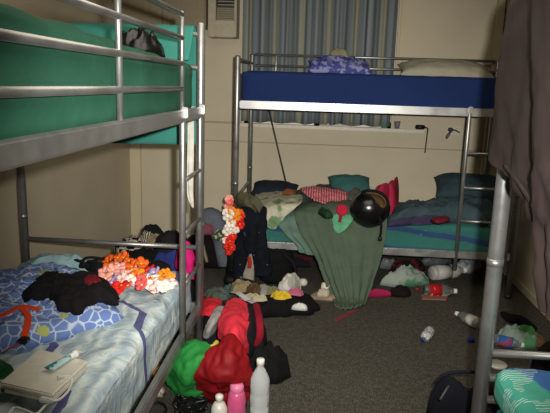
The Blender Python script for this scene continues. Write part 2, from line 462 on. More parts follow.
# ------------------------------------------------------------------ bunk beds
L, W = 2.0, .95
def bunk(label, T, front=(1.38, 1.38), post_h=(1.78,) * 4, guards=(), foot=(), head=(), guard_posts=(), foot_low=(.65,), ladder=(.405, .03), pr=.0215, joint=.775):
    root = thing('metal_bunk_bed', label, 'bunk bed', T(L / 2, W / 2, 0), 'metal bunk beds')
    def rail(name, a, b, h=.056, t=.03):
        a, b = T(*a), T(*b)
        d = (b - a); along_x = abs(d.x) > abs(d.y)
        x0, x1 = sorted((a.x, b.x)); y0, y1 = sorted((a.y, b.y))
        g = box(x0, x1, y0 - t / 2, y1 + t / 2, a.z - h, a.z, .006) if along_x else box(x0 - t / 2, x1 + t / 2, y0, y1, a.z - h, a.z, .006)
        return build(name, g, METAL, root, smooth=False)
    for (s, w_), h in zip(((0, 0), (L, 0), (0, W), (L, W)), post_h):
        p = build('corner_post', join(tube([T(s, w_, .012), T(s, w_, h - .012), T(s, w_, h - .003), T(s, w_, h)], [pr, pr, pr * .85, pr * .3], 16),
             tube([T(s, w_, joint - .012), T(s, w_, joint + .012)], pr * 1.06, 16)), METAL, root)
        build('foot_cap', tube([T(s, w_, 0), T(s, w_, .03)], .025, 14), plain('#1c1c1c', .6), p)
    for z in (1.38, .345):
        for w_ in (0, W): rail('side_rail', (.02, w_, z), (L - .02, w_, z))
        for s in (0, L): rail('end_rail', (s, .02, z), (s, W - .02, z))
        build('slat_base', join(*[(lambda a, b: box(min(a.x, b.x), max(a.x, b.x), min(a.y, b.y), max(a.y, b.y), z - .052, z - .04))(T(.1 + k * .15, .06, 0), T(.16 + k * .15, W - .06, 0)) for k in range(13)]), plain('#8a6a45', .7), root, smooth=False)
    for z in foot_low:
        build('end_bar', tube([T(L, 0, z), T(L, W, z)], .013, 12), METAL, root)
    build('end_bar', tube([T(0, 0, .65), T(0, W, .65)], .013, 12), METAL, root)
    for s, zs in ((L, foot), (0, head)):
        for z in zs: build('end_bar', tube([T(s, 0, z), T(s, W, z)], .013, 12), METAL, root)
    for w_, s0, s1, zs in guards:
        for z in zs: build('guard_rail', tube([T(s0, w_, z), T(s1, w_, z)], .0115, 12), METAL, root)
    for s, w_, h in guard_posts:
        build('guard_post', tube([T(s, w_, 1.36), T(s, w_, h - .006), T(s, w_, h)], [.0105, .0105, .007], 12), METAL, root)
    if ladder:
        for s in (L - ladder[0], L - ladder[1]):
            lr = build('ladder_rail', tube([T(s, -.004, .2), T(s, -.004, 1.38), T(s, -.002, 1.395)], [.0155, .0155, .01], 14), METAL, root)
            a, b = T(s - .014, -.03, 1.30), T(s + .014, .0, 1.40)
            build('hook', box(min(a.x, b.x), max(a.x, b.x), min(a.y, b.y), max(a.y, b.y), 1.345, 1.392, .004), METAL, lr, smooth=False)
        for z in (.325, .57, .815, 1.065):
            build('ladder_rung', tube([T(L - ladder[0], -.004, z), T(L - ladder[1], -.004, z)], .011, 10), METAL, root)
    return root
TLf = lambda s, w_, z: Vector((-.60 - w_, .95 + s, z))
TBk = lambda s, w_, z: Vector((-.605 + s * 1.0255, 4.28 + w_ * .93, z))
TRt = lambda s, w_, z: Vector((.582 + w_, -.125 + s, z))
bunk('silver metal bunk bed along the left wall with green bedding on top', TLf, guards=[(0, .02, 1.60, (1.47, 1.575, 1.68, 1.775))], guard_posts=[(.8, 0, 1.79), (1.60, 0, 1.79)], foot=(1.57, 1.73), head=(1.57, 1.73), post_h=(1.78, 1.785, 1.72, 1.72))
bunk('silver metal bunk bed across the back wall under the window', TBk, guards=[(W, .02, L - .02, (1.655, 1.745))], guard_posts=[(.2, W, 1.75)], ladder=(.395, .05), foot=(1.56, 1.67), head=(1.56, 1.67), post_h=(1.695, 1.695, 1.75, 1.75))
bunk('silver metal bunk bed on the right with brown coat hanging on it', TRt, guards=[(0, .02, 1.98, (1.47, 1.575, 1.68, 1.775))], guard_posts=[(.8, 0, 1.79)], foot=(1.57, 1.73), head=(1.57, 1.73), post_h=(1.78, 1.785, 1.72, 1.72), foot_low=(.65, .56, .48), ladder=None, pr=.025, joint=.963)

# ------------------------------------------------------------------ mattresses
def mattress(x0, x1, y0, y1, z0, z1, mat, label, amp=.01, seed=1, r=.05, topfn=None, cuts=30, s=7):
    return one('mattress', soft_box(x0, x1, y0, y1, z0, z1, r, amp, s, seed, cuts, topfn), mat, label, 'mattress', 'bunk mattresses')
GREEN = fabric('#2b5d49', var=.16, scale=5, bump=.5)
mattress(-1.505, -.623, .975, 2.915, 1.342, 1.592, GREEN, 'mattress in a dark green sheet on the left upper bunk', .02, 2, .06, s=5, topfn=lambda x, y: .055 * max(0, min(1, (2.5 - y) / 1.3)))
SHEET = sheet_mat()
mattress(-1.505, -.628, .975, 2.91, .307, .545, SHEET, 'mattress under a pale blue sheet with purple zigzags, left lower bunk', .022, 3, .05, s=7, cuts=56, topfn=lambda x, y: .012 * math.sin(x * 9 + y * 4))
BLUE = fabric('#1a2b58', var=.1, scale=6, bump=.2)
mattress(-.58, 1.42, 4.302, 5.138, 1.342, 1.592, BLUE, 'mattress in a plain royal blue sheet on the back upper bunk', .005, 4, .035)
mattress(-.58, 1.42, 4.302, 5.138, .307, .535, teal_print('teal_and_blue_banded_cotton'), 'teal mattress with blue bands on the back lower bunk', .006, 5, .05)
mattress(.605, 1.46, -.09, 1.83, .307, .50, teal_print('teal_cotton'), 'mattress under the printed duvet on the right lower bunk', .006, 6, .05)
mattress(.605, 1.46, -.09, 1.83, 1.342, 1.57, fabric('#3c3a3a'), 'dark mattress behind the brown coat on the right upper bunk', .006, 7, .05)
# ------------------------------------------------------------------ curtain, air conditioner, cupboard, sill things
def curtain():
    V, Fc = [], []; n, m = 190, 12
    x0, x1 = -.70, .605
    for j in range(m + 1):
        z = 1.172 + (2.42 - 1.172) * j / m
        for i in range(n + 1):
            u = i / n; x = x0 + (x1 - x0) * u
            y = YB - .062 + .022 * math.sin(u * 2 * PI * 11 + 1.2 * math.sin(u * 9)) + .008 * math.sin(u * 2 * PI * 27 + z)
            V.append(Vector((x, y, z + .006 * math.sin(u * 40))))
    Fc = [(j * (n + 1) + i, j * (n + 1) + i + 1, (j + 1) * (n + 1) + i + 1, (j + 1) * (n + 1) + i) for j in range(m) for i in range(n)]
    c = one('curtain', (V, Fc), curtain_mat(), 'pleated blue grey curtain with beige stripes across the window', 'curtain', solid=.003)
curtain()
ac = thing('air_conditioner', 'cream wall air conditioner with dark louvres above the left bunk ladder', 'air conditioner', (-.84, 5.16, 1.87))
acx0, acx1 = -.975, -.735
build('housing', join(box(acx0, -.91, 5.08, YB, 1.875, 2.36, .006), box(-.755, acx1, 5.08, YB, 1.875, 2.36, .006), box(-.91, -.755, 5.08, YB, 1.875, 2.01, .004), box(-.91, -.755, 5.08, YB, 2.27, 2.36, .004), box(-.91, -.755, 5.2, YB, 2.01, 2.27)), plain('#a79d84', .5), ac, smooth=False)
build('grille', join(*[box(-.908, -.757, 5.09, 5.14, 2.118 + k * .028, 2.132 + k * .028) for k in range(5)]), plain('#17140f', .5), ac, smooth=False)
build('louvre_panel', join(*[box(-.908, -.757, 5.095 + .004 * k % 2, 5.13, 2.012 + k * .018, 2.027 + k * .018, .003) for k in range(6)]), plain('#7d7259', .5), ac, smooth=False)
cup = thing('wall_cupboard', 'dull beige overhead cupboard in the back left corner', 'cupboard', (-1.33, 5.15, 1.945))
build('carcass', box(-1.70, -.985, 5.03, YB - .03, 1.945, 2.56, .004), plain('#85785e', .6), cup, smooth=False)
for x0 in (-1.695, -1.34):
    d = build('door', box(x0, x0 + .35, 5.012, 5.028, 1.95, 2.555, .004), plain('#85785e', .6), cup, smooth=False)
# things on the window sill under the upper bunk
p = D(384, 131, 5.26)
b = thing('green_bottle', 'small green bottle on the window sill', 'bottle', (p.x, 5.245, 1.155))
build('body', lathe([(.0, 0), (.026, 0), (.028, .01), (.028, .075), (.024, .09), (.012, .102), (.011, .12)], (p.x, 5.245, 1.156)), plain('#2f8f4d', .25), b)
build('cap', lathe([(.013, .118), (.0135, .138), (.0, .14)], (p.x, 5.245, 1.156)), plain('#26303a', .5), b)
p = D(397, 128, 5.24)
one('paper_cup', lathe([(.0, 0), (.02, 0), (.027, .065), (.025, .065), (.018, .004), (0, .004)], (p.x, 5.245, 1.156)), plain('#6d7076', .6), 'grey cup at the right end of the sill beside the green bottle', 'cup')
p = D(339, 128, 5.235)
one('folded_paper', heap([(p.x - .16, 5.235), (p.x, 5.232), (p.x + .08, 5.236), (p.x + .1, 5.262), (p.x - .02, 5.265), (p.x - .16, 5.262)], .018, 1.156, 3, .004, 20, seg=40, rings=6), fabric('#c9c6ba'), 'crumpled white paper lying along the window sill', 'paper')
p = D(421, 127, 5.27); q = D(426.5, 153, 5.27)
ad = thing('power_adapter', 'small black adapter with hanging cord on the back wall', 'adapter', (p.x, 5.265, q.z))
build('plug', box(p.x - .05, p.x + .03, 5.235, 5.279, p.z - .018, p.z + .018, .006), plain('#15151a', .5), ad)
build('cord', tube([(p.x + .02, 5.262, p.z), (p.x + .055, 5.262, p.z - .01), (p.x + .058, 5.27, p.z - .06), (p.x + .052, 5.272, q.z)], .006, 8, 20), plain('#15151a', .5), ad)
p = D(452, 131, 5.27)
sk = thing('wall_socket', 'white wall socket with a grey plug in it beside the bunk ladder', 'socket', (p.x, 5.27, p.z - .03))
build('plate', box(p.x - .05, p.x + .075, 5.262, 5.279, p.z - .035, p.z + .04, .004), plain('#c4bda8', .45), sk, smooth=False)
build('plug', box(p.x - .04, p.x + .0, 5.225, 5.262, p.z - .004, p.z + .03, .006), plain('#3a3a3c', .5), sk)
build('cord', tube([(p.x - .02, 5.235, p.z), (p.x - .05, 5.232, p.z - .04), (p.x - .045, 5.232, p.z - .06), (p.x - .0, 5.235, p.z + .01), (p.x + .06, 5.24, p.z - .01)], .006, 8, 24), plain('#3a3a3c', .5), sk)

# ------------------------------------------------------------------ left upper bunk
TEAL = fabric('#36786d', var=.1, scale=7, bump=.4)
def teal_drape():
    y = 2.955
    rows = [[(-1.38, 2.89, 1.60), (-1.1, 2.885, 1.60), (-.85, 2.88, 1.60), (-.645, 2.88, 1.60)],
            [(-1.38, 2.915, 1.69), (-1.1, 2.915, 1.70), (-.85, 2.915, 1.70), (-.635, 2.915, 1.70)],
            [(-1.38, 2.94, 1.752), (-1.1, 2.94, 1.757), (-.85, 2.94, 1.757), (-.632, 2.94, 1.757)],
            [(-1.38, 2.985, 1.745), (-1.1, 2.985, 1.75), (-.85, 2.985, 1.752), (-.632, 2.985, 1.752)],
            [(-1.38, 3.0, 1.6), (-1.1, 3.0, 1.6), (-.85, 3.0, 1.6), (-.63, 3.0, 1.6)],
            [(-1.38, 3.0, 1.35), (-1.1, 3.0, 1.35), (-.85, 3.0, 1.35), (-.625, 3.0, 1.35)],
            [(-1.36, 3.0, 1.19), (-1.1, 3.0, 1.175), (-.85, 3.0, 1.18), (-.622, 3.0, 1.185)]]
    one('teal_blanket', loft(rows, 50, 50, .004, 9, 4, dirn=(0, 1, 0)), TEAL, 'teal blanket draped over the foot end of the left upper bunk', 'blanket', solid=.006)
teal_drape()
def bagk(c, rx, ry, h, seed):
    return heap([(c[0] + rx * math.cos(a) * (1 + .1 * math.sin(3 * a)), c[1] + ry * math.sin(a)) for a in [k * PI / 5 for k in range(10)]], h, c[2], seed, .05, 14, 2.6)
pb = plain('#0b0b0d', .32)
p = X(132, 44, -.85)
one('plastic_bag', bagk((p.x + .03, p.y, 1.603), .11, .13, .085, 5), pb, 'shiny black plastic bag on the green upper mattress', 'bag')
p = X(0, 8, -.80)
one('pillow', pillow((-.90, 1.22, 1.735), .42, .5, .17, .1, (.1, .12), seed=3), fabric('#7f8fa6', var=.12), 'pale grey blue pillow on the green left upper mattress', 'pillow')
# white cloth hung between the ladder rails
rows = [[D(187.5, 120, 2.97), D(194, 119, 2.97)], [D(187.5, 140, 2.97), D(194, 140, 2.97)], [D(187, 165, 2.97), D(193.5, 165, 2.97)], [D(187, 194, 2.97), D(193, 192, 2.97)], [D(191.5, 207, 2.97), D(193.5, 208, 2.97)]]
one('white_strip', loft(rows, 10, 40, .004, 20, 3, fold=.004, folds=1.5), fabric('#c9c6bb'), 'narrow white cloth hanging behind the left bunk ladder', 'cloth', solid=.004)

# ------------------------------------------------------------------ left lower bunk
ZB = .56
QUILT = quilt_mat()
def bed_heap(name, pts, h, mat, label, cat, seed=1, amp=.02, z0=ZB - .012, **k):
    grp = k.pop('group', None)
    return one(name, heap(O(pts), h, z0, seed, amp, **k), mat, label, cat, grp)
bed_heap('blue_quilt', [(-70, 330, .56), (-40, 345, .56), (0, 349, .56), (40, 343, .56), (80, 333, .56), (124, 322, .56), (118, 306, .58), (100, 290, .6), (95, 272, .62), (80, 258, .64), (50, 252, .64), (10, 258, .64), (-40, 270, .64), (-80, 300, .6)], .085, QUILT, 'crumpled blue quilt with white net lines and yellow flowers', 'quilt', 4, .028, s=7, rings=26, seg=110, power=4, ragged=.03)
bed_heap('grey_blanket', [(18, 262, .6), (60, 262, .6), (92, 262, .6), (100, 254, .66), (72, 248, .7), (40, 249, .7), (18, 253, .68)], .10, fabric('#7f9c9e', var=.14), 'pale teal grey blanket bunched at the far end of the blue quilt', 'blanket', 6, .02)
bed_heap('black_jumper', [(20, 299, .62), (34, 304, .62), (48, 301, .62), (56, 309, .62), (68, 312, .62), (78, 313, .62), (90, 308, .62), (104, 304, .62), (118, 303, .62), (115, 288, .64), (104, 274, .66), (84, 272, .66), (66, 276, .66), (48, 271, .66), (36, 277, .65), (28, 288, .64)], .055, fabric('#141013', var=.3), 'black jumper with a dark red patch crumpled on the blue quilt', 'jumper', 8, .022, z0=.612, power=5, rings=22, seg=110, s=11)
bed_heap('red_cloth', [(84, 282, .68), (92, 285, .68), (101, 281, .68), (99, 275, .69), (90, 272, .69), (83, 276, .69)], .012, fabric('#6d1620', var=.3), 'dark red cloth lying on the black jumper', 'cloth', 9, .006, z0=.668, s=20)
bed_heap('black_trousers', [(118, 262, .6), (135, 268, .6), (160, 268, .6), (172, 263, .6), (171, 254, .68), (150, 250, .72), (122, 252, .7)], .11, fabric('#0e0d10', var=.3), 'rolled black clothing at the foot of the lower bunk behind the flowers', 'clothing', 11, .015)
# black strap bundle
st = thing('camera_strap', 'tangled black strap beside the flower garland and black jumper', 'strap', F(95, 266, .6), None)
c = F(96, 264, .62)
for k in range(4):
    a = R.random() * 6
    pts = [Vector((c.x + .07 * math.cos(a + t * 1.1) * (1 + .5 * R.random()), c.y + .05 * math.sin(a + t * 1.1), .60 + .04 * abs(math.sin(t + k)))) for t in range(6)]
    build('strap_loop', tube(pts, .011, 8, 40, .45), fabric('#121214'), st)
bed_heap('dark_pouch', [(84, 262, .63), (96, 270, .63), (104, 268, .63), (103, 260, .66), (92, 256, .68)], .05, fabric('#131316', var=.3), 'small black pouch next to the tangled strap', 'pouch', 12, .01, z0=.6)

# flower garlands
def flower_geo(r, cup, seed):
    rr = random.Random(seed); V, Fc, Mi = [], [], []
    for k in range(5):
        a = 2 * PI * k / 5; n = 5
        base = len(V)
        for i in range(4):
            t = i / 3; wd = (.16, .46, .56, .34)[i] * r
            z = cup * r * (t ** 1.4) + .05 * r * rr.uniform(-1, 1)
            for j in (-1, 0, 1):
                V.append(Vector((math.cos(a) * t * r - math.sin(a) * j * wd, math.sin(a) * t * r + math.cos(a) * j * wd, z - .12 * r * (j != 0) * t)))
        for i in range(3):
            for j in range(2):
                q = base + i * 3 + j
                Fc.append((q, q + 1, q + 4, q + 3)); Mi.append(0)
    b = len(V)
    for i in range(8): V.append(Vector((math.cos(i * PI / 4) * r * .2, math.sin(i * PI / 4) * r * .2, .1 * r)))
    V.append(Vector((0, 0, .28 * r)))
    for i in range(8): Fc.append((b + i, b + (i + 1) % 8, b + 8)); Mi.append(1)
    return V, Fc, Mi
def lei(label, spots, cols, loc, cat='garland'):
    root = thing('flower_garland', label, cat, loc, 'flower garlands')
    rr = random.Random(len(spots))
    path = [Vector(s[0]) for s in spots]
    for i, (p, nrm, r, ci) in enumerate(spots):
        V, Fc, Mi = flower_geo(r, rr.uniform(.2, .6), i)
        q = Vector(nrm).normalized().to_track_quat('Z', 'Y').to_matrix() @ Matrix.Rotation(rr.random() * 6, 3, 'Z')
        V = [Vector(p) + q @ v for v in V]
        c1, c2 = cols[ci]
        build('flower', (V, Fc), None, root, mats=[fabric(c1, .8, .2, 40, .2), fabric(c2, .8, .1)], fmat=Mi, solid=.0015)
    return root
FC = [('#e5621f', '#f0b040'), ('#f0a392', '#f0d8cc'), ('#efe6da', '#e8c070'), ('#eb8a28', '#f2cf4a'), ('#e05a5a', '#f0d0a0'), ('#f1c8c0', '#e07a60'), ('#a089b6', '#e8d8e8'), ('#d8271f', '#f0a040')]
rr = random.Random(4); sp = []
for (x, y, ci) in [(108, 262, 0), (113, 259, 0), (118, 258, 0), (124, 258, 0), (129, 261, 0), (110, 267, 0), (132, 267, 0), (104, 272, 1), (113, 270, 1), (119, 266, 1), (125, 268, 1), (120, 273, 5), (128, 274, 5), (108, 275, 2), (112, 283, 6), (118, 281, 6), (122, 279, 5), (130, 280, 2), (136, 267, 6), (141, 264, 0), (145, 267, 0), (138, 274, 3), (134, 276, 0), (141, 279, 4), (146, 275, 4), (150, 270, 7), (148, 282, 0), (142, 285, 4), (153, 278, 2), (158, 281, 2), (152, 286, 2), (160, 276, 3), (166, 274, 3), (170, 277, 3), (164, 281, 3), (170, 283, 5), (157, 288, 5), (163, 287, 2), (168, 287, 2), (117, 289, 7), (122, 286, 7), (128, 286, 4), (113, 292, 7), (105, 279, 1), (136, 283, 5), (154, 273, 6)]:
    dz = rr.uniform(-.012, .02); base = .612 + (.02 if y < 272 else .012 if y < 280 else 0)
    p = F(x, y, base + dz)
    sp.append((p, (rr.uniform(-.5, .5), rr.uniform(-1.1, -.2), 1), rr.uniform(.024, .034), ci))
LB = lei('orange pink and white flower garland heaped on the pale lower bunk sheet', sp, FC, F(138, 285, .58))
build('cord', tube([F(106, 290, .585), F(112, 275, .60), F(130, 268, .61), F(145, 276, .60), F(165, 282, .59), F(150, 288, .585)], .012, 8, 40), fabric('#d05a30'), LB)

# orange lanyard, laptop, tube, cable, green packet
def ribbon(pts, wd, n=30, th=.004, lift=0):
    path = catmull(pts, n); V = []; Fc = []
    for i, p in enumerate(path):
        t = path[min(i + 1, n)] - path[max(i - 1, 0)]; a = Vector((t.y, -t.x, 0)).normalized() * wd / 2
        for q, dz in ((-1, 0), (-1, th), (1, th), (1, 0)): V.append(p + a * q + Vector((0, 0, dz + lift)))
    for i in range(n):
        for k in range(4):
            j = (k + 1) % 4; Fc.append((i * 4 + k, i * 4 + j, i * 4 + 4 + j, i * 4 + 4 + k))
    Fc += [(0, 1, 2, 3), (n * 4, n * 4 + 1, n * 4 + 2, n * 4 + 3)]
    return V, Fc
OR = fabric('#d8431c', .6, .15)
ln = thing('lanyard', 'orange strap with black buckle lying on the blue quilt', 'strap', F(25, 330, .6))
build('strap', ribbon([F(-14, 322, .668), F(4, 315, .670), F(22, 307, .672), F(40, 310, .664)], .021), OR, ln, smooth=False)
build('strap', ribbon([F(21, 308, .676), F(28, 316, .668), F(27, 328, .662), F(24, 338, .650)], .021), OR, ln, smooth=False)
a = F(24, 340, .652); build('buckle', box(a.x - .016, a.x + .016, a.y - .016, a.y + .016, .642, .66, .004), plain('#141416', .4), ln, smooth=False)
build('strap', ribbon([F(23, 342, .645), F(15, 346, .628), F(6, 351, .606)], .024), OR, ln, smooth=False)
zl = .570
A, B_, Cc, Dd = F(39, 349, zl + .03), F(88, 361, zl + .03), F(52, 395, zl + .03), F(-1, 383, zl + .03)
def slab(pts, z0, z1, bev=.004):
    bm = bmesh.new()
    lo = [bm.verts.new((p[0], p[1], z0)) for p in pts]; hi = [bm.verts.new((p[0], p[1], z1)) for p in pts]
    n = len(pts); bm.faces.new(lo[::-1]); bm.faces.new(hi)
    for i in range(n): bm.faces.new((lo[i], lo[(i + 1) % n], hi[(i + 1) % n], hi[i]))
    bmesh.ops.bevel(bm, geom=list(bm.edges), offset=bev, segments=2, affect='EDGES')
    bm.verts.index_update(); g = ([v.co.copy() for v in bm.verts], [tuple(v.index for v in f.verts) for f in bm.faces]); bm.free(); return g
lp = thing('laptop', 'closed off white laptop on the pale sheet', 'laptop', (sum((A, B_, Cc, Dd), Vector()) / 4).xy.to_3d() + Vector((0, 0, zl)))
build('base', slab((A, B_, Cc, Dd), zl, zl + .018), plain('#d2cdbf', .45), lp, smooth=False)
build('screen_lid', slab((A, B_, Cc, Dd), zl + .019, zl + .032), plain('#dedacc', .4), lp, smooth=False)
e = Dd.lerp(Cc, .06); f_ = Dd.lerp(Cc, .13)
build('port', slab([Dd.lerp(Cc, .03), Dd.lerp(Cc, .10), Dd.lerp(Cc, .10) + Vector((.0, -.002, 0)), Dd.lerp(Cc, .03) + Vector((.0, -.002, 0))], zl + .004, zl + .014, .0005), plain('#141414', .4), lp, smooth=False)
tp = thing('toothpaste_tube', 'small teal tube with white cap lying on the laptop lid', 'tube', F(63, 361, zl + .034))
a, b = F(49, 367, zl + .052), F(70, 355, zl + .052); ax = (b - a).normalized(); ln_ = (b - a).length
def tube_body(a, ax, ln_):
    V, Fc = [], []; n, m = 10, 16; up_ = Vector((0, 0, 1)); sd = ax.cross(up_)
    for i in range(n + 1):
        t = i / n; wv = .020 * (1 - t) + .011 * t; hv = .003 * (1 - t) + .011 * t
        if i == n: wv *= .6; hv *= .6
        for k in range(m):
            q = 2 * PI * k / m; V.append(a + ax * (ln_ * t) + sd * math.cos(q) * wv + up_ * math.sin(q) * hv)
    for i in range(n):
        for k in range(m):
            j = (k + 1) % m; Fc.append((i * m + k, i * m + j, (i + 1) * m + j, (i + 1) * m + k))
    Fc.append(tuple(range(m))); Fc.append(tuple(n * m + k for k in range(m))); return V, Fc
a.z = b.z = zl + .046
build('tube', tube_body(a, ax, ln_), patterned('teal_white_tube', '#2c8592', '#b4d3d4', 30, .5), tp)
build('cap', lathe([(.0, 0), (.009, 0), (.0095, .012), (.013, .022), (.015, .03), (.0, .031)], b - ax * .002, ax), plain('#e4e6e0', .4), tp)
cb = thing('charging_cable', 'white cable looping around the front of the laptop', 'cable', F(62, 395, .565))
WH = plain('#d5d6cd', .5)
build('cord', tube([F(46, 400, .585), F(58, 400, .582), F(68, 391, .582), F(72, 381, .585), F(69, 376, .60), F(58, 377, .613)], .004, 8, 50), WH, cb)
build('cord', tube([F(8, 415, .572), F(14, 408, .572), F(24, 410, .572), F(36, 414, .572), F(46, 405, .572), F(56, 399, .575)], .004, 8, 50), WH, cb)
a = F(46, 400, .583); build('plug', box(a.x - .018, a.x + .018, a.y - .01, a.y + .01, .576, .592, .004), WH, cb, smooth=False)
bed_heap('green_packet', [(-25, 372, .57), (-4, 374, .57), (8, 371, .57), (16, 364, .6), (8, 358, .62), (-8, 359, .62), (-25, 362, .6)], .05, film('#1f6a3c', 1, .4), 'crumpled dark green packet at the left edge beside the laptop', 'packet', 14, .02)
# ------------------------------------------------------------------ back lower bunk
ZM = .537
SAGE = fabric('#4d5b4b', var=.12, scale=8, bump=.4)
yf = 4.235
rows = [[D(300, 203, 4.75), D(325, 199, 4.75), D(352, 200, 4.75), D(383, 205, 4.75)],
        [D(296, 207, 4.42), D(320, 202, 4.42), D(352, 203, 4.42), D(386, 210, 4.42)],
        [D(295, 216, 4.24), D(318, 212, yf), D(352, 214, yf), D(387, 216, 4.24)],
        [D(300, 232, 4.215), D(322, 231, 4.205), D(352, 232, 4.205), D(386, 236, 4.215)],
        [D(315, 256, 4.17), D(330, 256, 4.14), D(352, 257, 4.14), D(381, 258, 4.17)],
        [D(324, 280, 4.10), D(337, 281, 4.05), D(354, 281, 4.05), D(374, 281, 4.10)],
        [D(332, 298, 4.04), D(342, 299, 3.98), D(354, 299, 3.98), D(368, 297, 4.04)],
        [F(334, 306, .012), F(343, 309, .012), F(354, 308.5, .012), F(365, 304, .012)]]
one('sage_blanket', loft(rows, 70, 70, .012, 10, 3, fold=.006, folds=7, dirn=(0, -1, .3), zmin=.006), SAGE, 'sage green blanket hanging from the back lower bunk to the carpet', 'blanket', solid=.006)
rows = [[D(279, 209, 4.40), D(290, 207, 4.40), D(303, 206, 4.40)], [D(277, 222, 4.24), D(288, 221, 4.235), D(303, 219, 4.235)],
        [D(285, 234, 4.235), D(293, 234, 4.23), D(305, 236, 4.23)], [D(296, 245, 4.23), D(303, 247, 4.225), D(312, 250, 4.22)], [D(299, 252, 4.23), D(306, 254, 4.225), D(316, 256, 4.22)]]
one('grey_green_towel', loft(rows, 26, 30, .006, 12, 6, fold=.006, folds=2, dirn=(0, -1, 0)), fabric('#5c7468', var=.14), 'dull grey green towel hanging left of the sage blanket', 'towel', solid=.005)
# white shirt with green print
rows = [[D(256, 194, 4.95), D(275, 191, 4.95), D(300, 191, 4.95)], [D(254, 203, 4.5), D(277, 199, 4.5), D(303, 198, 4.5)],
        [D(258, 212, 4.25), D(275, 207, 4.24), D(300, 204, 4.26)], [D(263, 222, 4.225), D(276, 220, 4.215), D(288, 214, 4.22)], [D(270, 229, 4.215), D(275, 229, 4.21), D(281, 222, 4.21)]]
one('white_shirt', loft(rows, 40, 40, .016, 9, 8, dirn=(0, -1, .4)), patterned('white_with_green_print', '#b3b09c', '#66805e', 9, .60), 'off white shirt with green print spilling over the left of the bunk', 'shirt', solid=.005)
def on_bunk(name, pts, h, mat, label, cat, seed=1, amp=.018, z0=ZM - .004, **k):
    return one(name, heap(O(pts), h, z0, seed, amp, **k), mat, label, cat)
one('pillow', pillow((-.36, 5.0, .615), .40, .24, .13, 0, (.2, 0), seed=11), fabric('#1b222e', var=.2), 'dark navy pillow at the left end of the back lower bunk', 'pillow')
on_bunk('orange_cloth', [(283, 193, .66), (294, 193, .66), (297, 189, .68), (285, 188, .7)], .05, fabric('#6d4226'), 'small orange brown cloth between the navy pillow and pink towel', 'cloth', 3, .012, z0=.64)
on_bunk('dark_teal_towel', [(292, 193, .6), (320, 190, .6), (345, 190, .6), (345, 184, .74), (315, 184, .74), (293, 186, .74)], .15, fabric('#33473f', var=.2), 'dark green towel rumpled along the wall behind the pink towel', 'towel', 5, .02)
rows = [[D(301, 188, 4.66), D(318, 187, 4.64), D(347, 192, 4.62)], [D(302, 191, 4.54), D(320, 192, 4.52), D(347, 198, 4.5)], [D(309, 197, 4.44), D(325, 200, 4.42), D(346, 206, 4.40)], [D(316, 201, 4.36), D(330, 206, 4.34), D(343, 212, 4.32)]]
one('pink_towel', loft(rows, 40, 26, .012, 14, 5, dirn=(0, -.4, 1)), patterned('red_and_pink_stripe', '#a83c4a', '#c98a90', 16, .45, 'stripe'), 'red and pink striped towel rumpled beside the sage blanket', 'towel', solid=.006)
on_bunk('brown_jumper', [(328, 192, .62), (350, 196, .62), (366, 194, .62), (362, 186, .76), (345, 184, .76), (330, 187, .74)], .17, fabric('#58564c', var=.2), 'grey brown jumper piled between the pink towel and teal pillow', 'jumper', 6, .02)
one('pillow', pillow(tuple(D(350, 187, 4.98)), .36, .26, .16, .1, (.55, 0), seed=13), fabric('#375f5d', var=.12), 'teal pillow against the wall behind the helmet', 'pillow')
rows = [[D(333, 207, 4.32), D(343, 205, 4.32), D(356, 208, 4.32)], [D(332, 216, 4.215), D(342, 217, 4.20), D(353, 219, 4.2)], [D(333, 226, 4.205), D(340, 228, 4.195), D(350, 224, 4.19)], [D(336, 233, 4.2), D(340, 233, 4.19), D(345, 230, 4.185)]]
one('mint_cloth', loft(rows, 20, 20, .006, 16, 7, dirn=(0, -1, 0)), fabric('#5fa27c'), 'mint green cloth hanging on the sage blanket left of the helmet', 'cloth', solid=.004)
rs = thing('red_purse', 'round crimson purse with wrist strap on the mint cloth', 'purse', D(342, 215, 4.19))
p = D(342, 210, 4.17)
build('pouch', lathe([(0, -.014), (.03, -.014), (.041, -.006), (.043, 0), (.041, .006), (.03, .014), (0, .014)], p, (0, -1, .25)), fabric('#b01f3d'), rs)
build('strap', tube([p + Vector((-.005, -.005, -.035)), D(340.5, 217, 4.165), D(339.5, 222, 4.17)], .011, 8, 12, .6), fabric('#8a1a26'), rs)
on_bunk('dark_leaf_cloth', [(318, 211, .62), (326, 216, .62), (333, 218, .6), (331, 211, .64), (322, 206, .66)], .05, fabric('#1d3a28', var=.3), 'small dark green cloth between the striped towel and red purse', 'cloth', 8, .012, z0=.60)
on_bunk('crimson_top', [(374, 205, .6), (385, 211, .56), (396, 210, .56), (399, 194, .62), (396, 184, .76), (378, 183, .80), (371, 187, .76)], .27, fabric('#a02440', var=.2), 'crimson top heaped behind the helmet', 'top', 9, .012, power=5)
DT = fabric('#3a4a50', var=.2, scale=8)
on_bunk('dark_teal_blanket', [(388, 222, .56), (420, 222, .56), (455, 220, .56), (488, 222, .56), (500, 214, .58), (496, 198, .68), (470, 193, .70), (440, 192, .70), (410, 192, .72), (396, 195, .70)], .145, DT, 'dark teal blanket rumpled across the right half of the back lower bunk', 'blanket', 10, .03, power=5, rings=22, seg=90)
on_bunk('plum_cloth', [(390, 225, .55), (420, 224, .55), (448, 222, .55), (445, 216, .60), (420, 217, .6), (392, 219, .6)], .06, fabric('#3a3450', var=.2), 'dull plum cloth along the front edge of the dark teal blanket', 'cloth', 11, .012, z0=.545)
p = D(468, 197, 4.85)
one('pillow', pillow((p.x + .02, 4.9, .715), .56, .36, .2, -.1, (.3, 0), seed=17), fabric('#2f4148', var=.2), 'dark slate pillow at the ladder end of the back lower bunk', 'pillow')
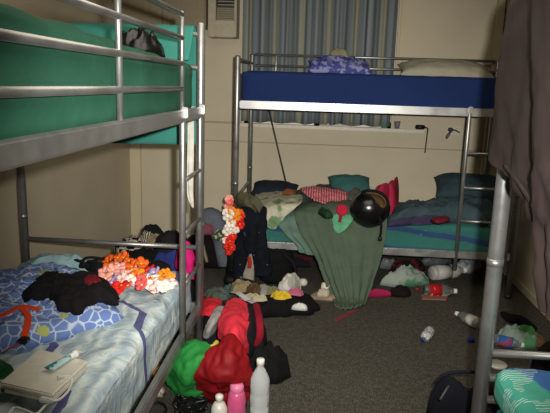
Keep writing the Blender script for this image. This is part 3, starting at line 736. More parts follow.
on_bunk('red_sock', [(432, 216, .7), (440, 218, .7), (449, 216, .7), (450, 213, .71), (440, 211, .72), (433, 212, .72)], .02, fabric('#5d1624'), 'dark red sock lying on the dark teal blanket', 'sock', 12, .008, z0=.662)

# helmet
hc = D(370, 209, 4.27); hr = .137
hroot = thing('helmet', 'black open face helmet with tan lining on the back lower bunk', 'helmet', hc - Vector((0, 0, hr)))
def helmet():
    openv = Vector((.24, -.40, .88)).normalized()
    V, Fc = [], []; n, m = 26, 40; q = (-openv).to_track_quat('Z', 'Y').to_matrix()
    V2 = []; th0 = 2.42
    for i in range(n + 1):
        for k in range(m):
            a = 2 * PI * k / m; th = (th0 + .22 * math.cos(2 * a + .6) + .10 * math.cos(a)) * i / n
            e = 1 + .10 * math.cos(2 * a) * math.sin(th)
            V.append(hc + q @ Vector((math.sin(th) * math.cos(a) * hr * e, math.sin(th) * math.sin(a) * hr * .98, math.cos(th) * hr * 1.02)))
    for i in range(n):
        for k in range(m):
            j = (k + 1) % m; Fc.append((i * m + k, i * m + j, (i + 1) * m + j, (i + 1) * m + k))
    build('shell', (V, Fc), plain('#0d0d10', .22), hroot, solid=.012)
    rimpts = V[n * m:]
    build('rim_trim', tube(list(rimpts) + [rimpts[0], rimpts[1]], .012, 10), fabric('#131314'), hroot)
    V3 = [hc + (v - hc) * .89 for v in V]
    build('lining', (V3, Fc), fabric('#6d5436', var=.25, scale=25), hroot, solid=.008)
    c = hc + openv * hr * .15
    build('padding', heap([(c.x + .07 * math.cos(k), c.y + .06 * math.sin(k) + .01) for k in [i * PI / 4 for i in range(8)]], .075, c.z - .02, 3, .012), fabric('#74593a', var=.3, scale=25), hroot)
    s = D(381, 220, 4.18)
    build('chin_strap', tube([D(378, 214, 4.15), D(381, 222, 4.15), D(381, 231, 4.17), D(380, 238, 4.175)], .009, 8, 20, .5), fabric('#121214'), hroot)
    e = D(380, 237, 4.172); build('buckle', box(e.x - .014, e.x + .014, e.y - .01, e.y + .008, e.z - .03, e.z + .004, .004), plain('#121214', .4), hroot)
helmet()
# thin stick
a, b = Vector((D(287, 187, 5.13))), D(268, 106, 5.19)
one('thin_rod', tube([a, b], .007, 8), plain('#3b352c', .5), 'thin dark rod leaning on the wall behind the back bunk', 'rod')

# ------------------------------------------------------------------ back upper bunk
zq = 1.575
PURP = patterned('blue_and_lilac_print', '#4a4f92', '#8d92bd', 22, .52)
one('pillow', pillow((.135, 4.99, 1.652), .52, .30, .13, .05, (.3, .04), amp=.045, seed=21), PURP, 'blue and lilac patterned pillow on the back upper bunk', 'pillow')
c = D(338, 58, 5.06)
one('beige_cloth', heap([(c.x + .10 * math.cos(k) , 5.08 + .04 * math.sin(k)) for k in [i * PI / 4 for i in range(8)]], .10, 1.70, 4, .02), fabric('#95906f'), 'olive beige cloth tucked behind the blue patterned pillow', 'cloth')
one('pillow', pillow((.98, 4.96, 1.645), .74, .36, .17, -.03, (.25, .02), seed=23), fabric('#aaa592', var=.08), 'flat off white pillow on the royal blue back upper bunk', 'pillow')

# ------------------------------------------------------------------ things hung on the left front post of the back bunk
NAVY = fabric('#10131c', var=.35)
yh = 4.17
rows = [[D(240, 207, yh), D(248, 203, yh - .02), D(258, 203, yh - .01), D(266, 208, yh + .03)], [D(237, 222, yh), D(246, 220, yh - .06), D(258, 220, yh - .05), D(266, 222, yh)],
        [D(236, 240, yh), D(246, 238, yh - .06), D(257, 238, yh - .06), D(266, 240, yh)], [D(235, 255, yh), D(244, 255, yh - .05), D(256, 252, yh - .06), D(268, 255, yh)]]
hang = thing('dark_trousers', 'dark navy trousers with small white spots hanging from the bunk post', 'trousers', D(250, 280, yh))
NS = patterned('navy_with_white_flecks', '#10131c', '#a9a79f', 26, .73)
build('waist', loft(rows, 30, 36, .014, 12, 4, fold=.012, folds=2.5, dirn=(0, -1, 0)), NS, hang, solid=.012)
for pts in ([(235, 249, 250), (234, 247, 263), (235, 243, 274), (236, 241, 284)], [(251, 268, 250), (252, 269, 260), (253, 271, 270), (254, 269, 276)]):
    rows = [[D(a, y, yh - .01), D((a + b) / 2, y, yh - .07), D(b, y, yh - .01)] for a, b, y in pts]
    build('leg', loft(rows, 20, 24, .01, 12, 7, fold=.008, folds=1.5, dirn=(0, -1, 0)), NS, hang, solid=.02)
ht = thing('khaki_hat', 'floppy khaki hat hung on top of the bunk post bundle', 'hat', D(246, 212, 4.2))
rows = [[D(234, 197, 4.20), D(241, 193, 4.13), D(249, 194, 4.13), D(257, 201, 4.17)], [D(235, 202, 4.18), D(243, 199, 4.09), D(250, 201, 4.09), D(259, 209, 4.15)], [D(240, 207, 4.17), D(246, 206, 4.08), D(252, 209, 4.08), D(258, 215, 4.14)]]
build('crown', loft(rows, 24, 18, .012, 14, 3, dirn=(0, -1, .3)), fabric('#4c4a38', var=.2), ht, solid=.008)
rows = [[D(250, 194, 4.16), D(258, 198, 4.12), D(263, 206, 4.13)], [D(248, 199, 4.11), D(254, 205, 4.08), D(259, 213, 4.1)]]
build('brim', loft(rows, 18, 10, .008, 14, 5, dirn=(0, -1, 0)), fabric('#55523f', var=.2), ht, solid=.006)
rr = random.Random(8); sp = []
for (x, y, ci) in [(229, 199, 1), (230, 203, 4), (228, 207, 1), (226, 212, 2), (230, 214, 2), (227, 217, 2), (232, 211, 3), (236, 213, 3), (240, 212, 0), (241, 217, 7), (236, 218, 3), (233, 221, 3), (231, 223, 2), (238, 222, 3), (240, 224, 7), (234, 226, 3), (229, 227, 2), (232, 230, 2), (227, 231, 2), (236, 230, 2), (228, 236, 7), (233, 236, 7), (226, 240, 2), (230, 241, 7), (227, 246, 7), (232, 247, 7), (229, 252, 7), (231, 237, 7)]:
    sp.append((D(x, y, 4.10 + rr.uniform(-.02, .02)), (rr.uniform(-.4, .4), -1, rr.uniform(-.2, .5)), rr.uniform(.026, .036), ci))
LH = lei('red orange and white flower garland hanging from the back bunk post', sp, FC, D(232, 255, 4.1))
build('cord', tube([D(231, 197, 4.125), D(234, 212, 4.13), D(234, 225, 4.13), D(230, 240, 4.13), D(230, 253, 4.125)], .012, 8, 30), fabric('#a83a22'), LH)
# ------------------------------------------------------------------ coat and duvet on the right bunk
COAT = fabric('#291f1c', var=.14, scale=6, bump=.35)
coat = thing('brown_coat', 'brown coat hung over the guard rail of the right bunk', 'coat', (.45, 1.35, .95))
def cx(x, y, Xp): return X(x, y, Xp)
xa = .452
rows = [[Vector((0.770, 1.936, 1.80)), D(519, 1, 1.936), Vector((0.554, 1.749, 1.805)), Vector((0.554, 1.458, 1.805)), Vector((0.554, 1.166, 1.805)), Vector((0.554, 0.933, 1.805))],
        [Vector((0.746, 1.959, 1.72)), D(516, 20, 1.959), Vector((0.527, 1.749, 1.74)), Vector((0.519, 1.458, 1.74)), Vector((0.513, 1.166, 1.74)), Vector((0.513, 0.933, 1.74))],
        [Vector((0.723, 1.965, 1.55)), D(507, 70, 1.959), Vector((0.513, 1.749, 1.55)), Vector((0.507, 1.458, 1.55)), Vector((0.501, 1.166, 1.55)), Vector((0.501, 0.933, 1.55))],
        [D(514, 130, 1.982), D(494, 128, 1.912), cx(507, 146, 0.507), cx(520, 162, 0.501), cx(548, 180, 0.501), cx(590, 200, 0.501)],
        [D(514, 150, 1.982), D(490.5, 149, 1.901), cx(506, 168, 0.507), cx(519, 184, 0.501), cx(536, 208, 0.501), cx(590, 230, 0.507)],
        [D(514, 155, 1.982), D(490, 153, 1.901), cx(505, 173, 0.508), cx(518, 190, 0.505), cx(535, 217, 0.507), cx(590, 250, 0.513)]]
build('body', loft(rows, 80, 60, .010, 7, 4, fold=.007, folds=4, dirn=(-1, 0, 0)), COAT, coat, solid=.012)
rows = [[cx(538, -40, 0.472), cx(550, -45, 0.472), cx(570, -40, 0.478)], [cx(538, 150, 0.472), cx(550, 150, 0.466), cx(568, 150, 0.478)], [cx(541, 235, 0.490), cx(550, 245, 0.484), cx(564, 250, 0.490)], [cx(542, 285, 0.496), cx(549, 298, 0.490), cx(558, 305, 0.496)], [cx(544, 308, 0.499), cx(550, 315, 0.496), cx(556, 318, 0.499)]]
build('sleeve', loft(rows, 26, 50, .012, 9, 6, fold=.006, folds=1.5, dirn=(-1, 0, 0)), COAT, coat, solid=.02)
build('seam', tube([cx(545, 30, 0.476), cx(538, 70, 0.469), cx(541, 90, 0.466), cx(546, 130, 0.466), cx(548, 180, 0.469)], .004, 6, 40), fabric('#1f1715'), coat)
build('hem_band', loft([[cx(505, 164, 0.494), cx(518, 180, 0.490), cx(535, 205, 0.490)], [cx(504.5, 167, 0.494), cx(517.5, 184, 0.490), cx(534.5, 210, 0.490)]], 30, 4, 0), fabric('#2a211e'), coat, solid=.006)
one('printed_duvet', soft_box(.598, 1.40, .70, 1.835, .503, .632, .05, .012, 7, 5, 36), duvet_mat(), 'folded teal and blue printed duvet on the right lower bunk', 'duvet')

# ------------------------------------------------------------------ pile in the back left corner, behind the left bunk foot
def floor_heap(name, pts, h, mat, label, cat, seed=1, amp=.02, z0=.003, group=None, **k):
    return one(name, heap(O(pts) if len(pts[0]) == 3 else pts, h, z0, seed, amp, **k), mat, label, cat, group)
BLK = fabric('#0d0d0f', var=.35); BLK2 = fabric('#16151a', var=.3)
one('duffel_bag', soft_box(-1.22, -.72, 3.10, 3.60, .004, .36, .12, .02, 6, 4, 26), BLK2, 'large black duffel bag behind the foot of the left bunk', 'bag')
floor_heap('black_coat', [(-1.24, 3.10), (-1.0, 3.06), (-.74, 3.10), (-.70, 3.3), (-.74, 3.56), (-1.0, 3.62), (-1.24, 3.56)], .15, BLK, 'black coat heaped over the duffel bag behind the left bunk', 'coat', 5, .025, z0=.35, power=4)
def pile(name, x, y, z, rx, ry, h, mat, label, cat, seed):
    return one(name, heap([(x + rx * math.cos(k) * (1 + .12 * math.sin(2 * k + seed)), y + ry * math.sin(k)) for k in [i * PI / 5 for i in range(10)]], h, z, seed, .02, 12, 2.6), mat, label, cat)
CHK = patterned('black_and_cream_check', '#17161a', '#a39c8a', 22, .5, 'check')
p = D(131, 240, 3.42); pile('checked_scarf', p.x, 3.42, .46, .11, .10, .09, CHK, 'black and cream checked scarf on the black coat, wall side', 'scarf', 3)
p = D(146, 236, 3.42); pile('striped_top', p.x, 3.46, .46, .07, .07, .115, patterned('black_cream_stripe', '#1a191b', '#a79f8d', 24, .5, 'stripe'), 'black and cream striped top on the pile beside the checked scarf', 'top', 4)
p = D(157, 225, 3.45); pile('tan_cloth', p.x, 3.42, .46, .08, .07, .12, fabric('#7f745c', var=.3), 'tan cloth near the middle of the dark pile behind the left bunk', 'cloth', 5)
p = D(150, 222, 3.5); pile('black_beanie', p.x, 3.56, .46, .09, .06, .15, BLK, 'black beanie at the back of the pile behind the left bunk', 'beanie', 6)
p = D(174, 226, 3.45); pile('black_hood', p.x, 3.40, .45, .11, .12, .15, BLK2, 'black hooded top on the right of the pile behind the left bunk', 'hood', 7)
p = D(170, 243, 3.10); pile('royal_blue_top', p.x, 3.16, .42, .11, .05, .17, fabric('#222c66', var=.2), 'royal blue top hanging from the dark pile behind the left bunk', 'top', 8)
rows = [[D(181, 243, 3.03), D(187, 241, 3.0), D(191, 246, 3.03)], [D(176, 254, 3.03), D(186, 254, 2.99), D(194, 258, 3.03)], [D(177, 268, 3.03), D(187, 268, 2.99), D(194, 272, 3.03)], [D(182, 277, 3.03), D(189, 278, 3.0), D(194, 280, 3.03)]]
one('pink_shirt', loft(rows, 20, 26, .008, 14, 3, fold=.008, folds=1.5, dirn=(0, -1, 0)), fabric('#c01868', .8, .12), 'bright pink shirt hanging at the foot of the left bunk by the ladder', 'shirt', solid=.008)
# grey backpack and handbag beside
gp = thing('grey_backpack', 'grey blue backpack leaning behind the flower garland', 'backpack', F(215, 270, 0))
a = D(214, 238, 4.5)
build('body', tube([D(201, 222, 4.55), D(207, 219, 4.55), D(215, 223, 4.5), D(221, 236, 4.42), D(224, 252, 4.38), D(225, 266, 4.36)], [.03, .06, .085, .10, .10, .09, .08, .075, .07, .07, .065, .06, .055][:13], 14, 12), fabric('#5d626c', var=.18), gp)
build('pink_lining', heap([(D(205, 229, 4.4).x + .09 * math.cos(k), 4.4 + .05 * math.sin(k)) for k in [i * PI / 4 for i in range(8)]], .06, D(205, 233, 4.4).z, 3, .015), fabric('#7a4450'), gp)
hb = thing('dark_handbag', 'dark brown black handbag on the floor behind the left bunk ladder', 'bag', F(212, 274, 0))
c = F(214, 268, 0)
build('body', soft_box(c.x - .22, c.x + .14, c.y - .10, c.y + .12, .004, .27, .09, .03, 8, 5, 20), fabric('#141012', var=.35), hb)
build('handle', tube([(c.x - .12, c.y, .24), (c.x - .10, c.y, .34), (c.x + .0, c.y, .37), (c.x + .06, c.y, .25)], .012, 8, 20), fabric('#1d1517'), hb)
build('tassel', tube([D(203, 245, c.y - .13), D(205, 254, c.y - .13), D(207, 262, c.y - .13)], .012, 8, 8), fabric('#8b7f68'), hb)
p = D(221, 233, 4.3)
one('patterned_scarf', heap([(p.x + .07 * math.cos(k), 4.30 + .05 * math.sin(k)) for k in [i * PI / 4 for i in range(8)]], .06, p.z - .05, 9, .02), patterned('green_white_fleck', '#2f4a32', '#a9a48f', 40, .56), 'green and white flecked scarf on top of the grey backpack', 'scarf')
# boots and bag below the hanging trousers
def boot(x, y, label):
    t = thing('boot', label, 'boot', (x, y, .0), 'black boots')
    build('shaft', lathe([(.0, .02), (.052, .025), (.055, .1), (.048, .18), (.055, .30), (.05, .30), (.0, .28)], (x, y, 0)), fabric('#0b0b0c', .6, .2), t)
    build('foot', soft_box(x - .05, x + .05, y - .18, y + .05, .02, .10, .045, .004, 9, 2, 12), fabric('#0b0b0c', .6, .2), t)
    build('sole', box(x - .052, x + .052, y - .185, y + .06, .0, .022, .006), plain('#17150f', .7), t, smooth=False)
p = F(231, 286, 0)
boot(p.x, p.y + .1, 'black boot standing left of the hanging navy trousers')
bp = thing('black_backpack', 'black backpack on the floor right of the hanging navy trousers', 'backpack', F(278, 288, 0))
c = F(276, 286, 0)
build('body', soft_box(c.x - .14, c.x + .12, c.y - .05, c.y + .16, .004, .30, .09, .03, 8, 4, 22), BLK, bp)
build('strap', tube([(c.x + .05, c.y - .05, .27), (c.x + .13, c.y - .1, .22), (c.x + .15, c.y - .1, .12), (c.x + .12, c.y - .06, .05)], .016, 8, 20, .5), BLK2, bp)
rows = [[D(250, 252, 4.14), D(252, 252, 4.14), D(254, 254, 4.14)], [D(246, 266, 4.13), D(250, 266, 4.11), D(254, 268, 4.13)], [D(243, 278, 4.12), D(248, 279, 4.08), D(254, 281, 4.12)]]
one('grey_shirt', loft(rows, 16, 20, .008, 16, 4, fold=.006, folds=1.5, dirn=(0, -1, 0)), fabric('#8c8578', var=.15), 'pale grey shirt showing between the legs of the navy trousers', 'shirt', solid=.006)
p = D(249, 262, 4.09)
one('red_tag', tube([D(249, 257, 4.085), D(250, 263, 4.085), D(249, 268, 4.09)], .014, 8, 10, .3), fabric('#a32a1c'), 'small red strip hanging on the pale grey shirt', 'strip')
# ------------------------------------------------------------------ clutter between the bunks
floor_heap('black_bag', [(243, 318, 0), (262, 319, 0), (290, 317, 0), (312, 315, 0), (319, 306, .03), (312, 297, .06), (300, 290, .08), (270, 290, .08), (246, 293, .08), (238, 304, .04)], .11, BLK, 'flat black bag on the carpet below the small litter', 'bag', 21, .028, power=4, rings=20, ragged=.08)
ZT = .115
p = F(299, 313, .05)
one('paper_scrap', heap([(p.x - .05, p.y - .012), (p.x + .04, p.y - .02), (p.x + .05, p.y + .02), (p.x - .03, p.y + .02)], .03, .075, 3, .006, 24, seg=28, rings=6), fabric('#c9c8c4'), 'white scrap on the front right of the flat black bag', 'paper')
def bit(name, x, y, rx, ry, h, col, label, cat, seed, z=ZT, amp=.022, mat=None, **k):
    p = F(x, y, z + h * .3); q_ = random.Random(seed)
    pts = [(p.x + rx * math.cos(q) * q_.uniform(.7, 1.35), p.y + ry * math.sin(q) * q_.uniform(.7, 1.35)) for q in [i * PI / 5 for i in range(10)]]
    return one(name, heap(pts, h * .75, z, seed, amp, 26, 2, rings=6, seg=26, ragged=.2), mat or fabric(col, var=.15, scale=20), label, cat, smooth=False, **k)
c = F(286, 288, .16)
floor_heap('white_plastic_bag', [(277, 291, .13), (290, 292, .13), (300, 287, .13), (300, 280, .18), (292, 276, .2), (282, 279, .2)], .13, film('#b3b0a8', 1), 'crumpled white plastic bag on the back of the flat black bag', 'bag', 22, .03, z0=.11)
pw = F(303, 282, .2)
one('white_ball', lathe([(0, 0), (.02, .004), (.03, .018), (.03, .034), (.02, .05), (0, .055)], F(303, 286, .125)), plain('#b7b4a8', .6), 'small round white lid right of the white plastic bag', 'lid')
bit('yellow_packet', 280, 296, .06, .035, .035, '#c9a92e', 'yellow packet on the flat black bag below the white plastic bag', 'packet', 23)
bit('pink_cloth', 297, 293, .05, .03, .035, '#a85a72', 'small dusty pink cloth on the right of the flat black bag', 'cloth', 24)
bit('green_grey_cloth', 217, 294, .10, .09, .06, '#4e5a52', 'grey green cloth on the carpet left of the white strip', 'cloth', 25, z=.01)
bit('tan_napkin', 243, 287, .07, .06, .07, '#84765c', 'tan napkin behind the long white strip of paper', 'napkin', 26)
bit('brown_bag', 254, 289, .05, .04, .075, '#4d3c28', 'small dark brown paper bag between two pale napkins', 'bag', 27)
bit('grey_napkin', 264, 290, .055, .04, .055, '#80807a', 'pale grey napkin right of the brown paper bag', 'napkin', 28)
bit('olive_cloth', 273, 292, .04, .03, .045, '#6b6a4c', 'little olive cloth left of the yellow packet', 'cloth', 29)
bit('cream_wrapper', 256, 298, .06, .03, .03, '#a59a80', 'cream wrapper at the front of the flat black bag', 'wrapper', 30)
bit('teal_scrap', 230, 289, .05, .04, .05, '#3f5c5c', 'small dull teal scrap left of the tan napkin', 'cloth', 31, z=.02)
a, b = F(233, 292, .15), F(247, 300, .15)
one('white_strip', ribbon([a, a.lerp(b, .4) + Vector((0, 0, .012)), b], .04, 14, .004), plain('#c8c6bf', .5), 'long white strip of paper lying across the litter', 'paper', smooth=False)
a, b = F(238, 299, .13), F(256, 304, .125)
one('lilac_strip', ribbon([a, a.lerp(b, .5) + Vector((0, 0, .01)), b], .035, 12, .004), plain('#a9a0ad', .6), 'pale lilac crumpled strip in front of the white strip', 'paper', smooth=False)
sn = thing('snack_box', 'open white and brown snack carton beside the sage blanket', 'carton', F(325, 299, 0))
c = F(324, 299, 0)
build('carton', heap([(c.x - .09, c.y - .03), (c.x + .08, c.y - .04), (c.x + .10, c.y + .03), (c.x - .03, c.y + .06), (c.x - .09, c.y + .04)], .03, .002, 3, .008, 20), fabric('#8d7b66'), sn)
build('cup', lathe([(0, .0), (.022, 0), (.03, .07), (.027, .07), (.02, .01), (0, .01)], (c.x - .01, c.y + .03, .035), (.25, -.2, 1)), plain('#c7c2b4', .5), sn)
build('wrapper', heap([(c.x - .05, c.y - .05), (c.x + .02, c.y - .055), (c.x + .04, c.y - .01), (c.x - .03, c.y)], .05, .03, 5, .015, 20), fabric('#b5ab98'), sn)
one('pink_ribbon', ribbon([F(357, 310, .004), F(350, 313, .004), F(343, 317, .004), F(336, 321, .004)], .03, 20, .004), fabric('#7c3443'), 'dull pink ribbon on the carpet in front of the sage blanket', 'ribbon', smooth=False)

# ------------------------------------------------------------------ heap of bags and clothes by the left bunk ladder
BR = thing('black_sports_bag', 'black sports bag with red trim under the coral top', 'bag', F(240, 350, 0))
c0 = F(235, 345, 0)
build('body', heap(O([(200, 366, 0), (245, 366, 0), (266, 352, 0), (266, 318, .18), (258, 300, .26), (236, 296, .28), (206, 299, .28), (196, 320, .2)]), .27, .003, 41, .03, 8, 4), BLK2, BR)
build('red_trim', tube([F(256, 304, .27), F(259, 318, .25), F(260, 334, .18), F(257, 346, .10)], .022, 8, 24, .5), fabric('#7d1424'), BR)
rows = [[F(202, 300, .30), F(211, 299, .31), F(222, 301, .30)], [F(202, 308, .30), F(211, 307, .315), F(220, 309, .30)], [F(201, 316, .28), F(209, 316, .29), F(215, 316, .28)]]
one('red_shirt', loft(rows, 20, 20, .012, 14, 5, dirn=(0, -.5, 1)), fabric('#b3202c', .8), 'red shirt on the sports bag left of the coral top', 'shirt', solid=.012)
rows = [[F(214, 311, .31), F(219, 307, .32), F(224, 307, .31)], [F(210, 320, .30), F(215, 319, .31), F(222, 316, .30)], [F(206, 329, .25), F(210, 329, .27), F(216, 327, .25)], [F(204, 337, .2), F(207, 338, .21), F(211, 336, .2)]]
one('grey_sock', loft(rows, 16, 24, .008, 14, 6, dirn=(0, -.5, 1)), fabric('#8b8986', var=.12), 'grey cloth strip between the red shirt and coral top', 'cloth', solid=.015)
rows = [[F(228, 302, .32), F(237, 299, .33), F(246, 303, .32)], [F(223, 312, .33), F(235, 309, .35), F(248, 314, .32)], [F(219, 322, .32), F(234, 320, .36), F(248, 324, .32)], [F(219, 333, .28), F(234, 334, .34), F(247, 336, .28)], [F(222, 343, .22), F(236, 346, .29), F(248, 346, .23)], [F(228, 352, .16), F(240, 357, .2), F(249, 353, .16)]]
one('coral_top', loft(rows, 36, 40, .014, 10, 7, dirn=(0, -.6, 1)), fabric('#cc2f3f', .8, .14, 8), 'coral red top spread over the black sports bag', 'top', solid=.012)
floor_heap('black_jacket', [(246, 384, 0), (268, 385, 0), (284, 382, 0), (289, 372, .02), (286, 358, .06), (276, 349, .12), (262, 342, .2), (250, 346, .2), (244, 364, .1)], .17, fabric('#0c0c0e', var=.4), 'black jacket slumped on the carpet behind the clear water bottle', 'jacket', 44, .05, s=11, power=2.4, ragged=.16, rings=22, seg=100)
GRN = fabric('#27803a', .65, .16, 7, .4)
gb = thing('green_bag', 'green cloth bag with a yellow edge by the foot of the ladder', 'bag', F(190, 385, 0))
build('body', join(loft([[F(180, 344, .28), F(190, 341, .31), F(204, 343, .31), F(217, 348, .28)], [F(170, 353, .24), F(186, 353, .29), F(202, 354, .30), F(214, 358, .27)], [F(165, 366, .18), F(180, 366, .25), F(194, 366, .26), F(206, 370, .22)], [F(167, 380, .10), F(180, 381, .17), F(191, 382, .17), F(202, 385, .12)], [F(176, 396, .02), F(186, 398, .03), F(194, 398, .03), F(204, 397, .02)]], 44, 44, .022, 9, 6, dirn=(0, -.7, .7), zmin=.01),
     heap(O([(180, 394, 0), (200, 394, 0), (205, 376, .1), (200, 362, .16), (180, 362, .16), (172, 376, .1)]), .12, .003, 5, .01)), GRN, gb, solid=.008)
build('yellow_edge', tube([F(195, 343, .30), F(204, 346, .295), F(212, 347, .285), F(217, 342, .29)], .012, 8, 20), fabric('#b5ac3e'), gb)
RED = fabric('#7c0d14', .6, .22, 6, .5)
dress_rows = [[F(221, 344, .33), F(228, 337, .36), F(233, 336, .365), F(239, 345, .33)],
              [F(206, 354, .30), F(220, 350, .33), F(233, 350, .345), F(246, 356, .29)],
              [F(187, 365, .24), F(208, 365, .27), F(230, 365, .29), F(250, 370, .22)],
              [F(189, 376, .19), F(208, 379, .21), F(230, 380, .22), F(252, 384, .15)],
              [F(194, 386, .11), F(212, 389, .13), F(230, 388, .12), F(250, 392, .07)],
              [F(200, 393, .04), F(216, 399, .03), F(230, 400, .02), F(247, 402, .015)]]
one('red_velvet_dress', join(loft(dress_rows, 56, 56, .020, 10, 47, dirn=(0, -.7, .7), zmin=.01), heap(O([(200, 396, 0), (222, 408, 0), (244, 408, 0), (246, 384, .1), (238, 362, .18), (220, 362, .18), (204, 374, .12)]), .14, .003, 4, .01)), RED, 'dark red velvet dress heaped on the green bag', 'dress', solid=.012)
floor_heap('yellow_packet', [(152, 382, 0), (160, 384, 0), (168, 378, 0), (168, 364, .05), (160, 358, .09), (152, 368, .05)], .07, patterned('orange_yellow_print', '#b5811f', '#6b2318', 24, .52), 'orange and yellow packet under the edge of the left bunk', 'packet', 51, .015)
floor_heap('paper_packet', [(149, 397, 0), (162, 398, 0), (166, 390, .02), (162, 382, .05), (152, 384, .04), (147, 391, .02)], .05, patterned('white_brown_print', '#b8b3a5', '#7b5a3d', 30, .62), 'white paper packet on the carpet beside the left bunk rail', 'packet', 52, .015)
floor_heap('brown_packet', [(166, 386, 0), (176, 388, 0), (180, 380, 0), (176, 372, .04), (167, 372, .05)], .05, fabric('#4d2a1c', var=.3), 'dark red brown packet between the yellow packet and green bag', 'packet', 53, .012)
ck = thing('black_cable', 'thin black cable looped on the carpet below the paper packet', 'cable', F(152, 404, 0))
build('cord', tube([F(146, 414, .01), F(149, 405, .012), F(156, 402, .012), (F(164, 405, .012)), F(166, 411, .012), F(160, 416, .012)], .006, 8, 40), plain('#0f0f11', .5), ck)
cc = thing('cord_heap', 'tangled heap of black cords in front of the red velvet dress', 'cords', F(192, 404, 0))
rr = random.Random(12); c = F(191, 411, 0)
for k in range(7):
    pts = [Vector((c.x + rr.uniform(-.075, .075), c.y + rr.uniform(-.07, .09), rr.uniform(.01, .06) - .0)) for _ in range(7)]
    build('cord', tube(pts, .007, 8, 60), plain('#0c0c0e', .45), cc)
build('bundle', heap([(c.x + .07 * math.cos(k), c.y + .06 * math.sin(k) + .01) for k in [i * PI / 4 for i in range(8)]], .045, .003, 5, .02, 16), fabric('#0c0c0e', .7), cc)

# bottles
def water_bottle(c, h, r, label, body, capm, group=None, axis=(0, 0, 1), wrap=None, cat='bottle', full=None):
    root = thing('plastic_bottle', label, cat, c if axis[2] > .5 else Vector(c) - Vector((0, 0, r)), group)
    pr = [(0, .004), (r * .8, 0), (r, h * .04), (r, h * .18), (r * .95, h * .2), (r, h * .22), (r, h * .40), (r * .95, h * .42), (r, h * .44), (r, h * .62), (r * .9, h * .70), (r * .55, h * .81), (r * .33, h * .88), (r * .32, h * .93), (0, h * .935)]
    build('body', lathe(pr, c, axis, 32), body, root)
    ct = Vector(c) + Vector(axis).normalized() * h * .90
    build('cap', lathe([(0, 0), (r * .42, 0), (r * .42, h * .085), (r * .37, h * .1), (0, h * .1)], ct, axis, 24), capm, root)
    if wrap: build('wrap', lathe([(r * 1.015, h * wrap[0]), (r * 1.015, h * wrap[1])], c, axis, 32), wrap[2], root)
    return root
WHITE = plain('#d2d2ca', .45)
CLR = clear('#f6faf9', .12, .72, 1, 1.3)
p = F(259, 416, 0)
water_bottle(p, .285, .044, 'clear water bottle with white cap standing in front of the black jacket', CLR, WHITE)
p = F(236, 424, 0)
pk = thing('pink_bottle', 'glossy pink lotion bottle standing between white bottle and water bottle', 'bottle', p)
build('body', lathe([(0, 0), (.036, 0), (.04, .02), (.041, .12), (.036, .155), (.03, .165), (0, .166)], p, (0, 0, 1), 32), plain('#c0507a', .25), pk)
build('cap', lathe([(.03, .166), (.032, .168), (.031, .188), (.026, .198), (0, .20)], p, (0, 0, 1), 32), plain('#cf7295', .3), pk)
p = F(219, 426, 0)
wb = thing('white_bottle', 'small white pump bottle at the bottom edge beside the pink bottle', 'bottle', p)
build('body', lathe([(0, 0), (.034, 0), (.036, .02), (.036, .09), (.024, .115), (.016, .12), (0, .122)], p), plain('#c8c6bb', .35), wb)
build('pump', lathe([(.012, .12), (.013, .13), (.018, .134), (.018, .15), (.01, .156), (0, .158)], p), WHITE, wb)

# ------------------------------------------------------------------ litter by and under the back bunk
PKM = fabric('#9c1b4d', .7)
floor_heap('pink_pouch', [(369, 298, 0), (390, 297, 0), (391, 291, .04), (385, 289, .05), (372, 291, .05), (366, 295, .02)], .05, PKM, 'magenta pouch on the carpet right of the sage blanket', 'pouch', 61, .01)
floor_heap('black_shoe', [(390, 297, 0), (405, 298, 0), (412, 293, .02), (408, 287, .06), (396, 285, .07), (389, 289, .05)], .07, fabric('#17100e', var=.4), 'small black and brown bundle beside the magenta pouch', 'bundle', 62, .02)
floor_heap('white_carrier_bag', [(382, 286, 0), (400, 288, 0), (424, 286, 0), (430, 276, .06), (424, 268, .12), (405, 266, .16), (390, 270, .12), (380, 278, .06)], .13, patterned('white_green_bag', '#8e9a90', '#4f8060', 7, .55), 'crumpled white and green carrier bag under the back bunk', 'bag', 63, .04, s=12)
floor_heap('dark_red_jumper', [(390, 272, 0), (410, 272, 0), (424, 270, 0), (420, 260, .12), (402, 259, .14), (392, 262, .1)], .11, patterned('dark_red_black', '#1b1212', '#551d20', 12, .5), 'dark red and black clothing under the back bunk behind the carrier bag', 'clothing', 64, .025)
floor_heap('grey_plastic_sheet', [(384, 268, 0), (395, 270, 0), (396, 262, .08), (388, 258, .1), (380, 262, .06)], .1, film('#6f7276', 1), 'grey plastic wrapping under the back bunk beside the sage blanket', 'wrapping', 65, .03)
floor_heap('clear_plastic_bag', [(452, 272, 0), (470, 274, 0), (482, 270, 0), (480, 262, .06), (466, 259, .1), (454, 262, .08)], .1, film('#878c92', 1), 'pale grey plastic bag under the ladder end of the back bunk', 'bag', 66, .035, s=12)
floor_heap('grey_bundle', [(420, 266, 0), (440, 266, 0), (452, 264, 0), (448, 258, .06), (430, 257, .08)], .08, film('#5c5e62', 1), 'dim grey plastic bundle far under the back bunk', 'bundle', 67, .03)
floor_heap('black_clothes', [(285, 268, 0), (305, 268, 0), (312, 262, .05), (300, 256, .1), (284, 256, .1), (278, 262, .05)], .08, BLK2, 'black clothes far under the back bunk left of the sage blanket', 'clothes', 68, .02)
floor_heap('maroon_cloth', [(297, 266, 0), (310, 266, 0), (312, 259, .06), (302, 256, .1), (296, 259, .06)], .12, fabric('#4d1720'), 'maroon cloth under the back bunk beside black clothes', 'cloth', 69, .02)
p = F(431, 274, .055); q = F(462, 274, .03)
ax = Vector((q.x - p.x, q.y - p.y, 0)).normalized()
